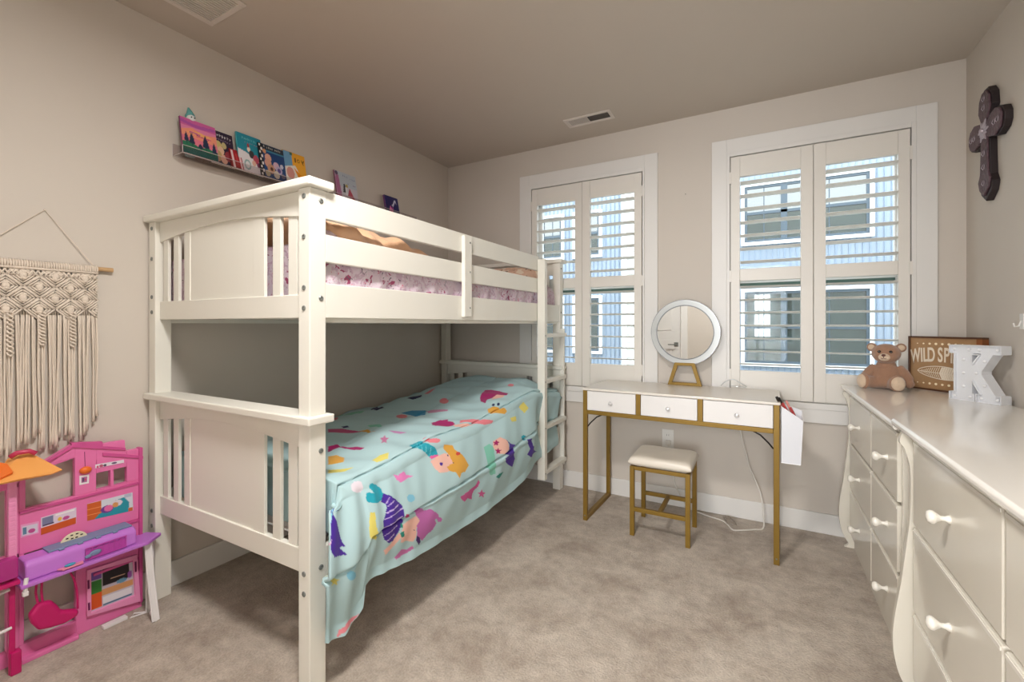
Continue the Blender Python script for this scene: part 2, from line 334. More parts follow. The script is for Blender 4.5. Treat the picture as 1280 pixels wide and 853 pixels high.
MOTIFS = [
((130, 195, 220),[(0.474,1.233),(0.471,1.239),(0.462,1.242),(0.45,1.239),(0.441,1.233),(0.435,1.224),(0.435,1.215),(0.438,1.209),(0.447,1.206),(0.459,1.209),(0.468,1.215),(0.474,1.224)]),
((170, 30, 105),[(0.396,0.702),(0.447,0.699),(0.441,0.759),(0.462,0.792),(0.447,0.855),(0.432,0.849),(0.429,0.789),(0.423,0.738),(0.363,0.744)]),
((222, 165, 70),[(0.327,0.789),(0.366,0.789),(0.36,0.843),(0.309,0.897),(0.276,0.885),(0.261,0.873)]),
((222, 210, 110),[(0.225,0.918),(0.294,0.966),(0.24,0.972),(0.192,0.96)]),
((190, 70, 120),[(0.543,0.516),(0.594,0.549),(0.609,0.606),(0.612,0.66),(0.546,0.606),(0.504,0.567)]),
((222, 165, 70),[(0.612,0.642),(0.636,0.669),(0.609,0.747),(0.606,0.702)]),
((130, 200, 180),[(0.666,0.636),(0.699,0.684),(0.687,0.72),(0.654,0.669)]),
((130, 200, 180),[(0.99,0.003),(1.077,0.051),(1.119,0.126),(0.867,0.378),(1.053,0.006)]),
((40, 45, 90),[(1.236,0.054),(1.344,0.0),(1.02,0.384),(1.011,0.321)]),
((40, 45, 90),[(1.188,0.402),(1.305,0.417),(1.251,0.462),(1.188,0.447)]),
((228, 130, 140),[(1.317,0.423),(1.38,0.438),(1.395,0.456),(1.311,0.462)]),
((60, 140, 180),[(0.951,0.579),(1.005,0.609),(1.044,0.672),(0.975,0.723),(0.936,0.672)]),
((190, 130, 160),[(1.044,0.672),(1.065,0.801),(1.047,0.813),(0.999,0.723)]),
((228, 130, 140),[(0.906,0.666),(0.885,0.678),(0.867,0.681),(0.852,0.675),(0.852,0.657),(0.864,0.633),(0.894,0.597),(0.915,0.582),(0.927,0.588),(0.936,0.6),(0.936,0.618),(0.93,0.639)]),
((40, 45, 90),[(0.609,0.528),(0.633,0.543),(0.624,0.561),(0.603,0.549)]),
((228, 130, 140),[(0.93,0.042),(0.966,0.072),(0.708,0.375),(0.714,0.324)]),
((170, 30, 105),[(0.852,0.864),(0.951,0.888),(0.864,0.954),(0.795,0.933)]),
((200, 140, 190),[(0.633,0.801),(0.654,0.84),(0.666,0.879),(0.627,0.882),(0.615,0.852)]),
((200, 120, 160),[(0.576,0.837),(0.555,0.864),(0.561,0.876),(0.537,0.885),(0.501,0.924),(0.513,0.897),(0.489,0.906),(0.528,0.87),(0.546,0.84),(0.552,0.852)]),
((228, 130, 140),[(1.176,0.72),(1.158,0.729),(1.146,0.729),(1.14,0.72),(1.14,0.702),(1.161,0.672),(1.173,0.66),(1.197,0.645),(1.221,0.639),(1.23,0.648),(1.233,0.663),(1.206,0.693)]),
((222, 210, 110),[(0.357,0.99),(0.411,0.978),(0.444,0.99),(0.411,1.023),(0.36,1.017)]),
((225, 130, 190),[(0.399,1.095),(0.42,1.11),(0.453,1.107),(0.462,1.128),(0.495,1.146),(0.456,1.143),(0.423,1.143),(0.408,1.122)]),
((228, 130, 140),[(0.693,1.065),(0.684,1.068),(0.666,1.068),(0.645,1.059),(0.627,1.05),(0.624,1.038),(0.621,1.026),(0.63,1.026),(0.648,1.026),(0.663,1.041),(0.678,1.047),(0.69,1.056)]),
((40, 160, 180),[(0.561,0.987),(0.603,0.999),(0.612,1.044),(0.654,1.092),(0.657,1.122),(0.609,1.113),(0.585,1.08),(0.54,1.026)]),
((120, 205, 215),[(0.594,0.99),(0.555,1.05),(0.558,1.05),(0.597,0.99)]),
((120, 205, 215),[(0.588,1.029),(0.57,1.068),(0.573,1.068),(0.591,1.026)]),
((120, 205, 215),[(0.6,1.053),(0.591,1.083),(0.594,1.086),(0.603,1.056)]),
((120, 205, 215),[(0.624,1.071),(0.615,1.104),(0.618,1.107),(0.627,1.074)]),
((222, 100, 160),[(0.609,1.11),(0.657,1.119),(0.657,1.128),(0.615,1.125)]),
((240, 190, 175),[(0.606,1.128),(0.693,1.125),(0.735,1.14),(0.738,1.179),(0.717,1.197),(0.678,1.203),(0.636,1.191),(0.615,1.164)]),
((222, 165, 70),[(0.708,1.089),(0.762,1.107),(0.762,1.125),(0.801,1.158),(0.831,1.215),(0.795,1.233),(0.765,1.23),(0.744,1.248),(0.729,1.218),(0.696,1.203),(0.684,1.182),(0.726,1.176),(0.723,1.143),(0.699,1.107)]),
((74, 44, 150),[(0.666,1.164),(0.663,1.167),(0.66,1.167),(0.654,1.167),(0.651,1.164),(0.648,1.161),(0.648,1.158),(0.651,1.155),(0.657,1.152),(0.66,1.155),(0.666,1.158),(0.669,1.161)]),
((200, 70, 60),[(0.789,1.149),(0.783,1.155),(0.777,1.155),(0.771,1.155),(0.765,1.152),(0.762,1.149),(0.762,1.146),(0.765,1.14),(0.771,1.14),(0.78,1.14),(0.786,1.143),(0.789,1.146)]),
((40, 45, 90),[(0.717,1.143),(0.717,1.143),(0.714,1.143),(0.711,1.143),(0.711,1.143),(0.708,1.143),(0.708,1.14),(0.711,1.137),(0.714,1.137),(0.714,1.137),(0.717,1.14),(0.717,1.14)]),
((40, 45, 90),[(0.732,1.179),(0.732,1.179),(0.729,1.179),(0.729,1.179),(0.726,1.179),(0.726,1.176),(0.726,1.176),(0.726,1.173),(0.729,1.173),(0.732,1.173),(0.732,1.176),(0.732,1.176)]),
((228, 130, 140),[(1.179,0.72),(1.161,0.729),(1.149,0.729),(1.143,0.723),(1.143,0.708),(1.158,0.69),(1.179,0.669),(1.197,0.657),(1.215,0.654),(1.227,0.657),(1.233,0.666),(1.2,0.699)]),
((240, 190, 175),[(1.368,0.9),(1.419,0.945),(1.368,0.966),(1.263,0.948)]),
((170, 30, 105),[(1.314,0.84),(1.365,0.816),(1.455,0.783),(1.479,0.813),(1.479,0.873),(1.446,0.951),(1.398,0.969),(1.377,0.915),(1.299,0.924),(1.278,0.912),(1.221,0.936),(1.251,0.888)]),
((222, 165, 70),[(1.14,0.999),(1.188,1.005),(1.212,1.041),(1.245,1.053),(1.251,1.08),(1.221,1.086),(1.11,1.029)]),
((40, 45, 90),[(1.209,1.002),(1.203,1.008),(1.194,1.008),(1.191,1.008),(1.191,1.002),(1.197,0.993),(1.206,0.987),(1.212,0.984),(1.218,0.984),(1.221,0.987),(1.221,0.993),(1.218,0.999)]),
((40, 45, 90),[(1.239,1.02),(1.233,1.023),(1.224,1.023),(1.218,1.023),(1.218,1.02),(1.218,1.014),(1.224,1.011),(1.23,1.005),(1.239,1.005),(1.242,1.005),(1.245,1.011),(1.245,1.017)]),
((222, 210, 110),[(1.389,1.104),(1.449,1.089),(1.479,1.134),(1.425,1.146)]),
((222, 210, 110),[(1.266,1.122),(1.326,1.131),(1.32,1.155),(1.269,1.143)]),
((170, 30, 105),[(0.852,0.87),(0.915,0.87),(0.918,0.945),(0.897,0.972),(0.828,0.978),(0.798,0.912)]),
((228, 130, 140),[(0.951,0.963),(1.008,1.026),(1.116,1.086),(1.101,1.095),(1.038,1.08),(0.972,1.041),(0.915,0.987)]),
((240, 190, 175),[(0.885,0.969),(0.918,1.014),(0.96,1.047),(0.888,1.038),(0.843,1.014)]),
((130, 200, 180),[(0.984,1.173),(1.032,1.173),(1.056,1.2),(1.05,1.26),(1.059,1.335),(1.017,1.329),(0.984,1.275)]),
((240, 190, 175),[(1.062,1.173),(1.131,1.176),(1.179,1.206),(1.188,1.254),(1.131,1.26),(1.077,1.239),(1.056,1.2)]),
((170, 30, 105),[(1.095,1.176),(1.098,1.185),(1.113,1.194),(1.098,1.194),(1.095,1.206),(1.083,1.197),(1.065,1.194),(1.074,1.188),(1.062,1.176),(1.083,1.182)]),
((170, 30, 105),[(1.092,1.215),(1.095,1.227),(1.113,1.233),(1.098,1.233),(1.098,1.245),(1.083,1.236),(1.068,1.236),(1.074,1.227),(1.065,1.215),(1.083,1.221)]),
((74, 44, 150),[(1.167,1.197),(1.203,1.23),(1.257,1.257),(1.233,1.278),(1.272,1.338),(1.251,1.374),(1.182,1.332),(1.131,1.284),(1.179,1.281),(1.131,1.257),(1.179,1.257),(1.194,1.233)]),
((74, 44, 150),[(1.386,1.278),(1.443,1.29),(1.473,1.344),(1.65,1.464),(1.467,1.41),(1.41,1.371),(1.44,1.35)]),
((40, 160, 180),[(1.386,1.263),(1.386,1.275),(1.374,1.275),(1.365,1.275),(1.353,1.263),(1.338,1.257),(1.338,1.248),(1.341,1.245),(1.353,1.245),(1.365,1.245),(1.374,1.251),(1.38,1.257)]),
((228, 130, 140),[(1.614,0.897),(1.575,0.915),(1.56,0.915),(1.557,0.906),(1.563,0.891),(1.587,0.87),(1.608,0.855),(1.623,0.852),(1.632,0.852),(1.641,0.861),(1.641,0.87),(1.635,0.882)]),
((40, 140, 125),[(1.059,1.353),(1.089,1.347),(1.146,1.356),(1.095,1.374)]),
((232, 222, 232),[(0.252,1.089),(0.246,1.098),(0.228,1.104),(0.201,1.098),(0.183,1.089),(0.18,1.08),(0.189,1.068),(0.204,1.059),(0.222,1.056),(0.237,1.059),(0.249,1.065),(0.252,1.077)]),
((40, 160, 180),[(0.291,1.086),(0.312,1.101),(0.33,1.125),(0.333,1.149),(0.321,1.173),(0.294,1.17),(0.27,1.158),(0.249,1.149),(0.246,1.131),(0.258,1.116),(0.273,1.116),(0.288,1.125),(0.285,1.113),(0.276,1.098),(0.282,1.086)]),
((74, 44, 150),[(0.315,1.176),(0.333,1.149),(0.354,1.164),(0.381,1.197),(0.408,1.236),(0.411,1.269),(0.411,1.311),(0.393,1.35),(0.369,1.383),(0.345,1.38),(0.321,1.35),(0.309,1.311),(0.306,1.26),(0.321,1.233),(0.33,1.209),(0.33,1.194)]),
((200, 180, 230),[(0.333,1.194),(0.354,1.17),(0.351,1.17),(0.33,1.191)]),
((200, 180, 230),[(0.336,1.206),(0.369,1.194),(0.366,1.191),(0.333,1.203)]),
((200, 180, 230),[(0.327,1.233),(0.393,1.224),(0.39,1.218),(0.324,1.227)]),
((200, 180, 230),[(0.315,1.254),(0.408,1.251),(0.408,1.245),(0.315,1.251)]),
((200, 180, 230),[(0.309,1.29),(0.405,1.284),(0.402,1.278),(0.306,1.287)]),
((200, 180, 230),[(0.321,1.335),(0.387,1.32),(0.387,1.314),(0.318,1.332)]),
((200, 180, 230),[(0.336,1.368),(0.375,1.353),(0.372,1.347),(0.333,1.362)]),
((222, 210, 110),[(0.249,1.191),(0.273,1.197),(0.267,1.248),(0.279,1.308),(0.273,1.323),(0.237,1.287),(0.231,1.251),(0.237,1.215)]),
((74, 44, 150),[(0.069,1.002),(0.018,1.122),(0.039,1.143),(0.063,1.182),(0.078,1.209),(0.093,1.227),(0.06,1.221),(0.099,1.251),(0.075,1.248),(0.021,1.236),(0.0,1.209),(0.021,1.002)]),
((130, 195, 220),[(0.048,1.005),(0.012,1.134),(0.006,1.146),(0.03,1.005)]),
((225, 190, 215),[(0.0,1.191),(0.009,1.182),(0.006,1.194),(0.0,1.2)]),
((240, 190, 175),[(0.327,1.407),(0.369,1.383),(0.396,1.356),(0.411,1.377),(0.384,1.407),(0.339,1.437)]),
((190, 60, 110),[(0.444,1.299),(0.441,1.302),(0.438,1.302),(0.432,1.302),(0.429,1.302),(0.426,1.299),(0.417,1.284),(0.417,1.281),(0.423,1.278),(0.426,1.281),(0.432,1.284),(0.444,1.296)]),
((190, 60, 110),[(0.471,1.416),(0.468,1.419),(0.468,1.419),(0.462,1.419),(0.459,1.416),(0.456,1.413),(0.453,1.407),(0.453,1.404),(0.456,1.401),(0.459,1.404),(0.465,1.407),(0.468,1.41)]),
((240, 190, 175),[(0.414,1.32),(0.483,1.317),(0.504,1.347),(0.489,1.377),(0.492,1.422),(0.48,1.437),(0.438,1.413),(0.408,1.41),(0.408,1.353)]),
((196, 110, 180),[(0.477,1.281),(0.513,1.296),(0.528,1.314),(0.561,1.32),(0.618,1.371),(0.621,1.389),(0.594,1.383),(0.612,1.41),(0.594,1.434),(0.567,1.437),(0.537,1.458),(0.498,1.422),(0.489,1.365),(0.504,1.347),(0.48,1.311)]),
((196, 110, 180),[(0.645,1.404),(0.642,1.41),(0.639,1.413),(0.63,1.41),(0.621,1.407),(0.615,1.398),(0.612,1.392),(0.612,1.386),(0.618,1.383),(0.624,1.386),(0.633,1.389),(0.639,1.398)]),
((40, 45, 90),[(0.48,1.38),(0.48,1.383),(0.477,1.383),(0.477,1.383),(0.474,1.38),(0.474,1.38),(0.474,1.377),(0.474,1.377),(0.474,1.374),(0.474,1.377),(0.477,1.377),(0.477,1.38)]),
((70, 30, 110),[(0.495,1.413),(0.513,1.431),(0.528,1.458),(0.522,1.473),(0.495,1.437)]),
((40, 140, 125),[(0.399,1.359),(0.417,1.356),(0.423,1.386),(0.408,1.383)]),
((40, 140, 125),[(0.402,1.314),(0.411,1.326),(0.411,1.338),(0.399,1.332)]),
((205, 120, 180),[(0.393,1.473),(0.42,1.446),(0.456,1.464),(0.48,1.455),(0.492,1.473),(0.459,1.482),(0.435,1.482),(0.402,1.488)]),
((205, 90, 150),[(0.768,1.344),(0.822,1.338),(0.858,1.335),(0.894,1.335),(0.918,1.314),(0.93,1.332),(0.915,1.35),(0.882,1.356),(0.873,1.371),(0.876,1.398),(0.831,1.374),(0.807,1.383),(0.777,1.356)]),
((205, 90, 150),[(0.945,1.374),(0.96,1.392),(0.987,1.407),(0.969,1.41),(0.981,1.431),(0.954,1.41),(0.933,1.41),(0.936,1.395),(0.915,1.38),(0.939,1.386)]),
((222, 210, 110),[(0.024,1.293),(0.051,1.314),(0.069,1.32),(0.054,1.323),(0.06,1.335),(0.039,1.323),(0.018,1.32),(0.03,1.314),(0.0,1.293),(0.039,1.314)]),
((130, 195, 220),[(0.156,1.344),(0.153,1.35),(0.135,1.347),(0.12,1.341),(0.108,1.332),(0.102,1.323),(0.099,1.314),(0.105,1.311),(0.114,1.311),(0.123,1.311),(0.132,1.317),(0.147,1.329)]),
((232, 140, 150),[(0.057,1.515),(0.069,1.497),(0.12,1.488),(0.21,1.518),(0.219,1.518),(0.21,1.518),(0.183,1.518),(0.129,1.512),(0.084,1.509),(0.063,1.518)]),
((240, 190, 175),[(0.192,1.518),(0.213,1.518),(0.213,1.518),(0.195,1.518),(0.183,1.518)]),
((60, 140, 180),[(0.222,1.518),(0.228,1.518),(0.228,1.518),(0.222,1.518),(0.216,1.518)]),
((40, 45, 90),[(0.195,1.518),(0.195,1.518),(0.192,1.518),(0.192,1.518),(0.192,1.518),(0.192,1.518),(0.192,1.518),(0.192,1.518),(0.195,1.518),(0.195,1.518),(0.195,1.518),(0.195,1.518)])]
# ================================================================== ROOM
struct('floor', bx(XL-.12, XR+.12, YF-.12, YB+.12, -.08, 0), CARPET)
struct('ceiling', bx(XL-.12, XR+.12, YF-.12, YB+.12, H, H+.1), CEIL)
struct('wall_left', bx(XL-.12, XL, YF-.12, YB+.12, 0, H), WALL)
struct('wall_right', bx(XR, XR+.12, YF-.12, YB+.12, 0, H), WALL)
W1 = (-1.493, -.680); W2 = (-.156, .675); WZ0, WZ1 = .725, 2.168
EXT = mat('exterior_siding', (190, 195, 198), .7, bump=.2, bscale=8)
g = G()
zz = (-1.5, WZ0, WZ1, 3.72); ya, yb = YB, YB+.12
g.box(-6, W1[0], ya, yb, zz[0], zz[3]); g.box(W1[1], W2[0], ya, yb, zz[0], zz[3]); g.box(W2[1], 5, ya, yb, zz[0], zz[3])
for w in (W1, W2):
    g.box(w[0], w[1], ya, yb, zz[0], WZ0); g.box(w[0], w[1], ya, yb, WZ1, zz[3])
struct('wall_back', g, WALL, recalc=False)
# wall behind the camera with a door opening
DX0, DX1 = -1.87, -1.10
HX0, HX1 = -.52, .30          # open doorway added behind the camera so the hall fill light gets in
g = G(); g.box(XL, DX0, YF-.12, YF, 0, H); g.box(DX1, HX0, YF-.12, YF, 0, H); g.box(HX1, XR, YF-.12, YF, 0, H); g.box(DX0, DX1, YF-.12, YF, 2.05, H); g.box(HX0, HX1, YF-.12, YF, 2.10, H)
struct('wall_front', g, WALL, recalc=False)
g = G(); g.box(HX0-.08, HX0, YF-.14, YF+.018, 0, 2.18); g.box(HX1, HX1+.08, YF-.14, YF+.018, 0, 2.18); g.box(HX0-.08, HX1+.08, YF-.14, YF+.018, 2.10, 2.18)
struct('trim_3', g, TRIM, bevel=.003)
# made-up hall beyond the doorway, added with a window to hold the fill light
g = G(); g.box(-1.5, -1.4, -2.5, YF-.12, 0, H); g.box(1.3, 1.4, -2.5, YF-.12, 0, H); g.box(-1.5, -.75, -2.6, -2.5, 0, H); g.box(.65, 1.4, -2.6, -2.5, 0, H); g.box(-.75, .65, -2.6, -2.5, 0, .5); g.box(-.75, .65, -2.6, -2.5, 2.2, H)
struct('wall_hall', g, WALL, recalc=False)
struct('floor_hall', bx(-1.5, 1.4, -2.6, YF-.12, -.08, 0), CARPET); struct('ceiling_hall', bx(-1.5, 1.4, -2.6, YF-.12, H, H+.1), CEIL)
g = G(); g.box(-.83, -.75, -2.52, -2.48, .42, 2.28); g.box(.65, .73, -2.52, -2.48, .42, 2.28); g.box(-.75, .65, -2.52, -2.48, 2.2, 2.28); g.box(-.75, .65, -2.52, -2.48, .42, .5); g.box(-.06, -.02, -2.56, -2.52, .5, 2.2)
struct('window_3', g, TRIM, bevel=.003)  # unseen window frame, added around the fill light
g = G(); g.box(DX0-.08, DX0, YF-.01, YF+.018, 0, 2.13); g.box(DX1, DX1+.08, YF-.01, YF+.018, 0, 2.13); g.box(DX0-.08, DX1+.08, YF-.01, YF+.018, 2.05, 2.13)
struct('trim_1', g, TRIM, bevel=.003)
d = struct('door_1', bx(DX0+.006, DX1-.016, YF-.06, YF-.022, .01, 2.045), TRIM, bevel=.002)
g = G()
for z0, z1 in ((.15, .95), (1.08, 1.92)): g.box(DX0+.12, DX1-.13, YF-.023, YF-.016, z0, z1)
part('door_panel', g, TRIM, d, bevel=.004)
g = G(); g.box(DX1-.10, DX1-.045, YF-.022, YF-.016, .86, .915); g.tube([(DX1-.07, YF-.02, .885), (DX1-.07, YF+.03, .885), (DX1-.17, YF+.035, .885)], .008)
part('door_handle', g, STEEL, d)
def baseboard(name, x0, x1, y0, y1):
    g = G(); g.box(x0, x1, y0, y1, 0, .112); struct(name, g, TRIM, bevel=.004)
baseboard('baseboard_left', XL, XL+.014, YF+.02, YB)
baseboard('baseboard_back', XL+.014, XR, YB-.014, YB)
baseboard('baseboard_right', XR-.014, XR, YF+.02, YB-.014)

# ------------------------------------------------------------------ windows + shutters
def window(n, w, outer):
    x0, x1 = outer; zt, zb = 2.279, .612
    # casing (flat board) + inner stepped frame
    g = G()
    cw = .082
    g.box(x0, x0+cw, YB-.02, YB, zb, zt); g.box(x1-cw, x1, YB-.02, YB, zb, zt); g.box(x0+cw, x1-cw, YB-.02, YB, zt-cw, zt); g.box(x0+cw, x1-cw, YB-.02, YB, zb, zb+.075)
    root = struct('window_%d' % n, g, TRIM, bevel=.002)
    g = G(); a, b = x0+cw, x1-cw; A, B = w; z0, z1 = zb+.075, zt-cw
    for (p, q, r, s_) in ((a, A-.003, z0, z1), (B+.003, b, z0, z1), (A-.003, B+.003, WZ1+.003, z1), (A-.003, B+.003, z0, WZ0-.003)):
        g.box(p, q, YB-.026, YB+.01, r, s_)
    g.box(a+.012, A-.012, YB-.031, YB-.02, z0+.012, z1-.012) if A-a > .03 else None
    part('window_frame', g, TRIM, root, bevel=.002)
    # sashes with glass behind the shutters
    g = G(); y0, y1 = YB+.07, YB+.10; m = .045
    g.box(A, A+m, y0, y1, WZ0, WZ1); g.box(B-m, B, y0, y1, WZ0, WZ1); g.box(A+m, B-m, y0, y1, WZ1-.03, WZ1); g.box(A+m, B-m, y0, y1, WZ0, WZ0+.05)
    g.box(A+m, B-m, y0-.01, y1, 1.412, 1.46)
    part('window_sash', g, TRIM, root, bevel=.002)
    part('sash_shadow_strip', bx(A+m, B-m, y0-.012, y1, 1.398, 1.412), mat('sash_shadow_green', (70, 96, 86), .6), root)  # shadow under the meeting rail, put in as a dark green strip
    part('window_pane', bx(A+m, B-m, YB+.083, YB+.086, WZ0+.05, WZ1-.03), GLASS, root)
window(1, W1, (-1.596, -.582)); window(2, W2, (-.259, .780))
SHUT = mat('shutter_paint', (228, 224, 216), .38, bump=.02, bscale=60)
def shutter(x0, x1, label, hinge, sl, sr):
    t = thing('shutter_panel', ((x0+x1)/2, YB-.012, WZ0), label, 'shutter', 'shutter panels in the windows')
    y0, y1 = YB-.026, YB+.004
    a, b = x0+(.0025 if hinge == 'l' else .0012), x1-(.0012 if hinge == 'l' else .0025); ia, ib = x0+sl, x1-sr
    for p, q in ((a, ia), (ib, b)): part('stile', bx(p, q, y0, y1, WZ0+.003, WZ1-.003), SHUT, t, bevel=.002)
    for p, q in ((2.043, WZ1-.003), (1.42, 1.492), (WZ0+.003, .888)): part('rail', bx(ia, ib, y0+.003, y1, p, q), SHUT, t, bevel=.002)
    if hinge == 'l': part('astragal', bx(b-.012, b+.010, y1+.001, y1+.008, WZ0+.003, WZ1-.003), SHUT, t)
    for z0, z1 in ((.888, 1.42), (1.492, 2.043)):
        n = 7; p = (z1-z0)/n
        for k in range(n):
            zc = z0+p*(k+.5); g = G(); c = YB-.011; hw = .031; tilt = .004
            pr = []
            for i in range(12):
                aa = 2*PI*i/12; yy = hw*math.cos(aa); pr.append((ia+.002, c+yy, zc+.0046*math.sin(aa)-tilt*yy/hw))
            g.prism(pr, (ib-ia-.004, 0, 0))
            part('louver', g, SHUT, t, smooth=False)
    hx = x0 if hinge == 'l' else x1
    for z in (.86, 1.45, 2.04): part('hinge', bx(hx-.006, hx+.006, YB-.032, YB-.0265, z-.035, z+.035), SHUT, t)
    return t
mid = -1.095
shutter(W1[0], mid, 'narrow left louvered shutter of the window half hidden by the bunk bed ladder', 'l', .046, .054)
shutter(mid, W1[1], 'louvered shutter of the left window nearest the round mirror', 'r', .058, .052)
mid = .2605
shutter(W2[0], mid, 'louvered shutter of the right window, on the mirror side', 'l', .051, .060)
shutter(mid, W2[1], 'louvered shutter of the right window, above the teddy bear', 'r', .0565, .050)

# ------------------------------------------------------------------ outlets, vents, nail
OUT = mat('outlet_plastic', (232, 230, 224), .35)
def outlet(name, x, z, w=.072, h=.115):
    t = thing(name, (x, YB, z), 'white duplex wall outlet under the vanity desk, behind the stool', 'outlet')
    part('cover_plate', bx(x-w/2, x+w/2, YB-.006, YB, z-h/2, z+h/2), OUT, t, bevel=.002)
    for dz in (-.022, .022):
        g = G(); g.lathe([(.016, 0), (.016, .003), (.014, .004)], (x, YB-.006, z+dz), '-y', 16)
        r = part('receptacle', g, OUT, t)
        g = G(); g.box(x-.007, x-.005, YB-.0105, YB-.0098, z+dz-.004, z+dz+.006); g.box(x+.005, x+.007, YB-.0105, YB-.0098, z+dz-.004, z+dz+.006)
        part('slot', g, BLACK, r)
outlet('wall_outlet', -.52, .425)
VENT = mat('vent_enamel', (214, 206, 198), .45)
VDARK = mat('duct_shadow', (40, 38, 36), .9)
def vent(x0, x1, y0, y1, n, label, axis):
    t = thing('ceiling_vent', ((x0+x1)/2, (y0+y1)/2, H), label, 'vent')
    z1 = H; z0 = H-.008; b = .022
    g = G(); g.box(x0, x0+b, y0, y1, z0, z1); g.box(x1-b, x1, y0, y1, z0, z1); g.box(x0+b, x1-b, y0, y0+b, z0, z1); g.box(x0+b, x1-b, y1-b, y1, z0, z1)
    part('frame', g, VENT, t, bevel=.003)
    part('duct_shadow_sheet', bx(x0+b, x1-b, y0+b, y1-b, z1-.0015, z1-.0005), VDARK, t)  # dark sheet painted in place of the shade inside the duct
    g = G()
    for k in range(n):
        if axis == 'x':
            c = x0+b+(x1-x0-2*b)*(k+.5)/n; w = (x1-x0-2*b)/n*(.36 if n > 20 else .34)
            sgn = (1 if k < n/2 else -1) if n > 20 else .3
            g.prism([(c-w, y0+b, z0+.001), (c-w+(.0012 if n > 20 else w*1.2), y0+b, z0+.001), (c-w+(.0012 if n > 20 else w*1.2)+sgn*.004, y0+b, z1-.002), (c-w+sgn*.004, y0+b, z1-.002)], (0, y1-y0-2*b, 0))
        else:
            c = y0+b+(y1-y0-2*b)*(k+.5)/n
            g.prism([(x0+b, c-.001, z0+.001), (x0+b, c+.0012, z0+.001), (x0+b, c+.006, z1-.002), (x0+b, c+.0045, z1-.002)], (x1-x0-2*b, 0, 0))
    part('slat', g, VENT, t)
vent(-1.107, -.80, 2.665, 2.79, 24, 'small white ceiling vent above the left window, with a dark louvered half', 'x')
vent(-2.10, -1.84, .72, 1.075, 15, 'large white ceiling grille at the top left, above the macrame wall hanging', 'x')
g = G(); g.lathe([(.002, 0), (.0025, .006), (0, .008)], (on_y(857, 243, YB)[0], YB, on_y(857, 243, YB)[1]), '-y', 8)
tag(part('nail', g, BLACK), 'tiny nail in the wall above the round mirror', 'nail')
# ceiling light of the room (above and behind the view)
t = thing('ceiling_light', (-.62, .45, H), 'round flush ceiling light with frosted diffuser above the foot of the room', 'light')
g = G(); g.lathe([(.19, 0), (.19, -.03), (.175, -.035)], (-.62, .45, H), 'z', 40); part('light_base', g, TRIM, t, smooth=False)
DIFF = mat('frosted_diffuser', (255, 250, 240), .5, emit=(255, 246, 232), estr=3)
g = G(); g.lathe([(.17, -.034), (.165, -.06), (.13, -.08), (.07, -.092), (0, -.095)], (-.62, .45, H), 'z', 40); part('diffuser', g, DIFF, t, smooth=True)

# ================================================================== OUTSIDE
SID = mat('blue_board_siding', (148, 160, 174), .7, vary=.15, vscale=2)
BAT = mat('blue_siding_batten', (128, 142, 160), .7)
WSID = mat('white_clapboard', (212, 212, 208), .6)
FRW = mat('white_window_frame', (228, 230, 230), .5)
FRD = mat('grey_sash', (72, 84, 94), .5)
GRN = mat('dark_room_glass', (46, 58, 56), .03, spec=1., vary=.6, vscale=1.5); GRN.node_tree.nodes['Principled BSDF'].inputs['IOR'].default_value = 1.75
YN = 7.5
nb = thing('neighbour_house', (-.8, YN, -1.5), 'blue sided house with white framed windows seen through both window shutters', 'building')
g = G(); g.box(-9, 9, YN, YN+.4, -1.5, 6.0)
part('siding', g, SID, nb)
g = G()
x = -9
while x < 9: g.box(x, x+.016, YN-.018, YN, -1.5, 6.0); x += .075
part('batten', g, BAT, nb)
def nwin(x0, x1, z0, z1, mull, sash, munt):
    b = .045; g = G(); ya, yb_ = YN-.06, YN+.01
    g.box(x0-b, x0, ya, yb_, z0-b, z1+b); g.box(x1, x1+b, ya, yb_, z0-b, z1+b); g.box(x0, x1, ya, yb_, z1, z1+b); g.box(x0, x1, ya, yb_, z0-b, z0)
    f = part('window', g, FRW, nb)
    g = G(); e = .035
    g.box(x0, x0+e, YN-.045, YN, z0, z1); g.box(x1-e, x1, YN-.045, YN, z0, z1); g.box(x0+e, x1-e, YN-.045, YN, z1-e, z1); g.box(x0+e, x1-e, YN-.045, YN, z0, z0+e)
    if sash: g.box(x0+e, x1-e, YN-.045, YN, sash-.02, sash+.02)
    for m_ in mull: g.box(m_-.04, m_+.04, YN-.045, YN, z0+e, z1-e)
    for m_ in munt: g.box(m_-.006, m_+.006, YN-.035, YN, z0+e, z1-e)
    part('sash', g, FRD, f)
    part('pane', bx(x0+e, x1-e, YN-.03, YN-.02, z0+e, z1-e), GRN, f)
nwin(-.20, 1.27, 2.37, 3.19, (.30,), 2.79, (.05, .83))
nwin(-.20, 1.27, .60, 1.64, (.30,), 1.12, (.05, .83))
nwin(-3.50, -3.12, 2.37, 3.10, (), 2.75, (-3.3,)); nwin(-2.86, -2.42, 2.37, 3.10, (), 2.75, (-2.64,))
nwin(-3.50, -3.12, .70, 1.62, (), 1.16, (-3.3,)); nwin(-2.86, -2.42, .70, 1.62, (), 1.16, (-2.64,))
g = G(); g.box(-2.02, -1.94, YN-.10, YN, -1.5, 6)
g.box(-3.95, -3.66, YN-.3, YN, -1.5, 6)
part('corner_board', g, FRW, nb)
g = G(); z = -1.5
while z < 6: g.prism([(-1.94, YN-.07, z), (-1.94, YN-.055, z+.125), (-1.94, YN+.01, z+.125), (-1.94, YN+.01, z)], (1.0, 0, 0)); z += .125
part('white_siding', g, WSID, nb)
g = G(); g.box(-5, 4, YN-.10, YN, .33, .42); g.box(-5, 4, YN-.05, YN, .0, .06)
part('band_board', g, FRW, nb)
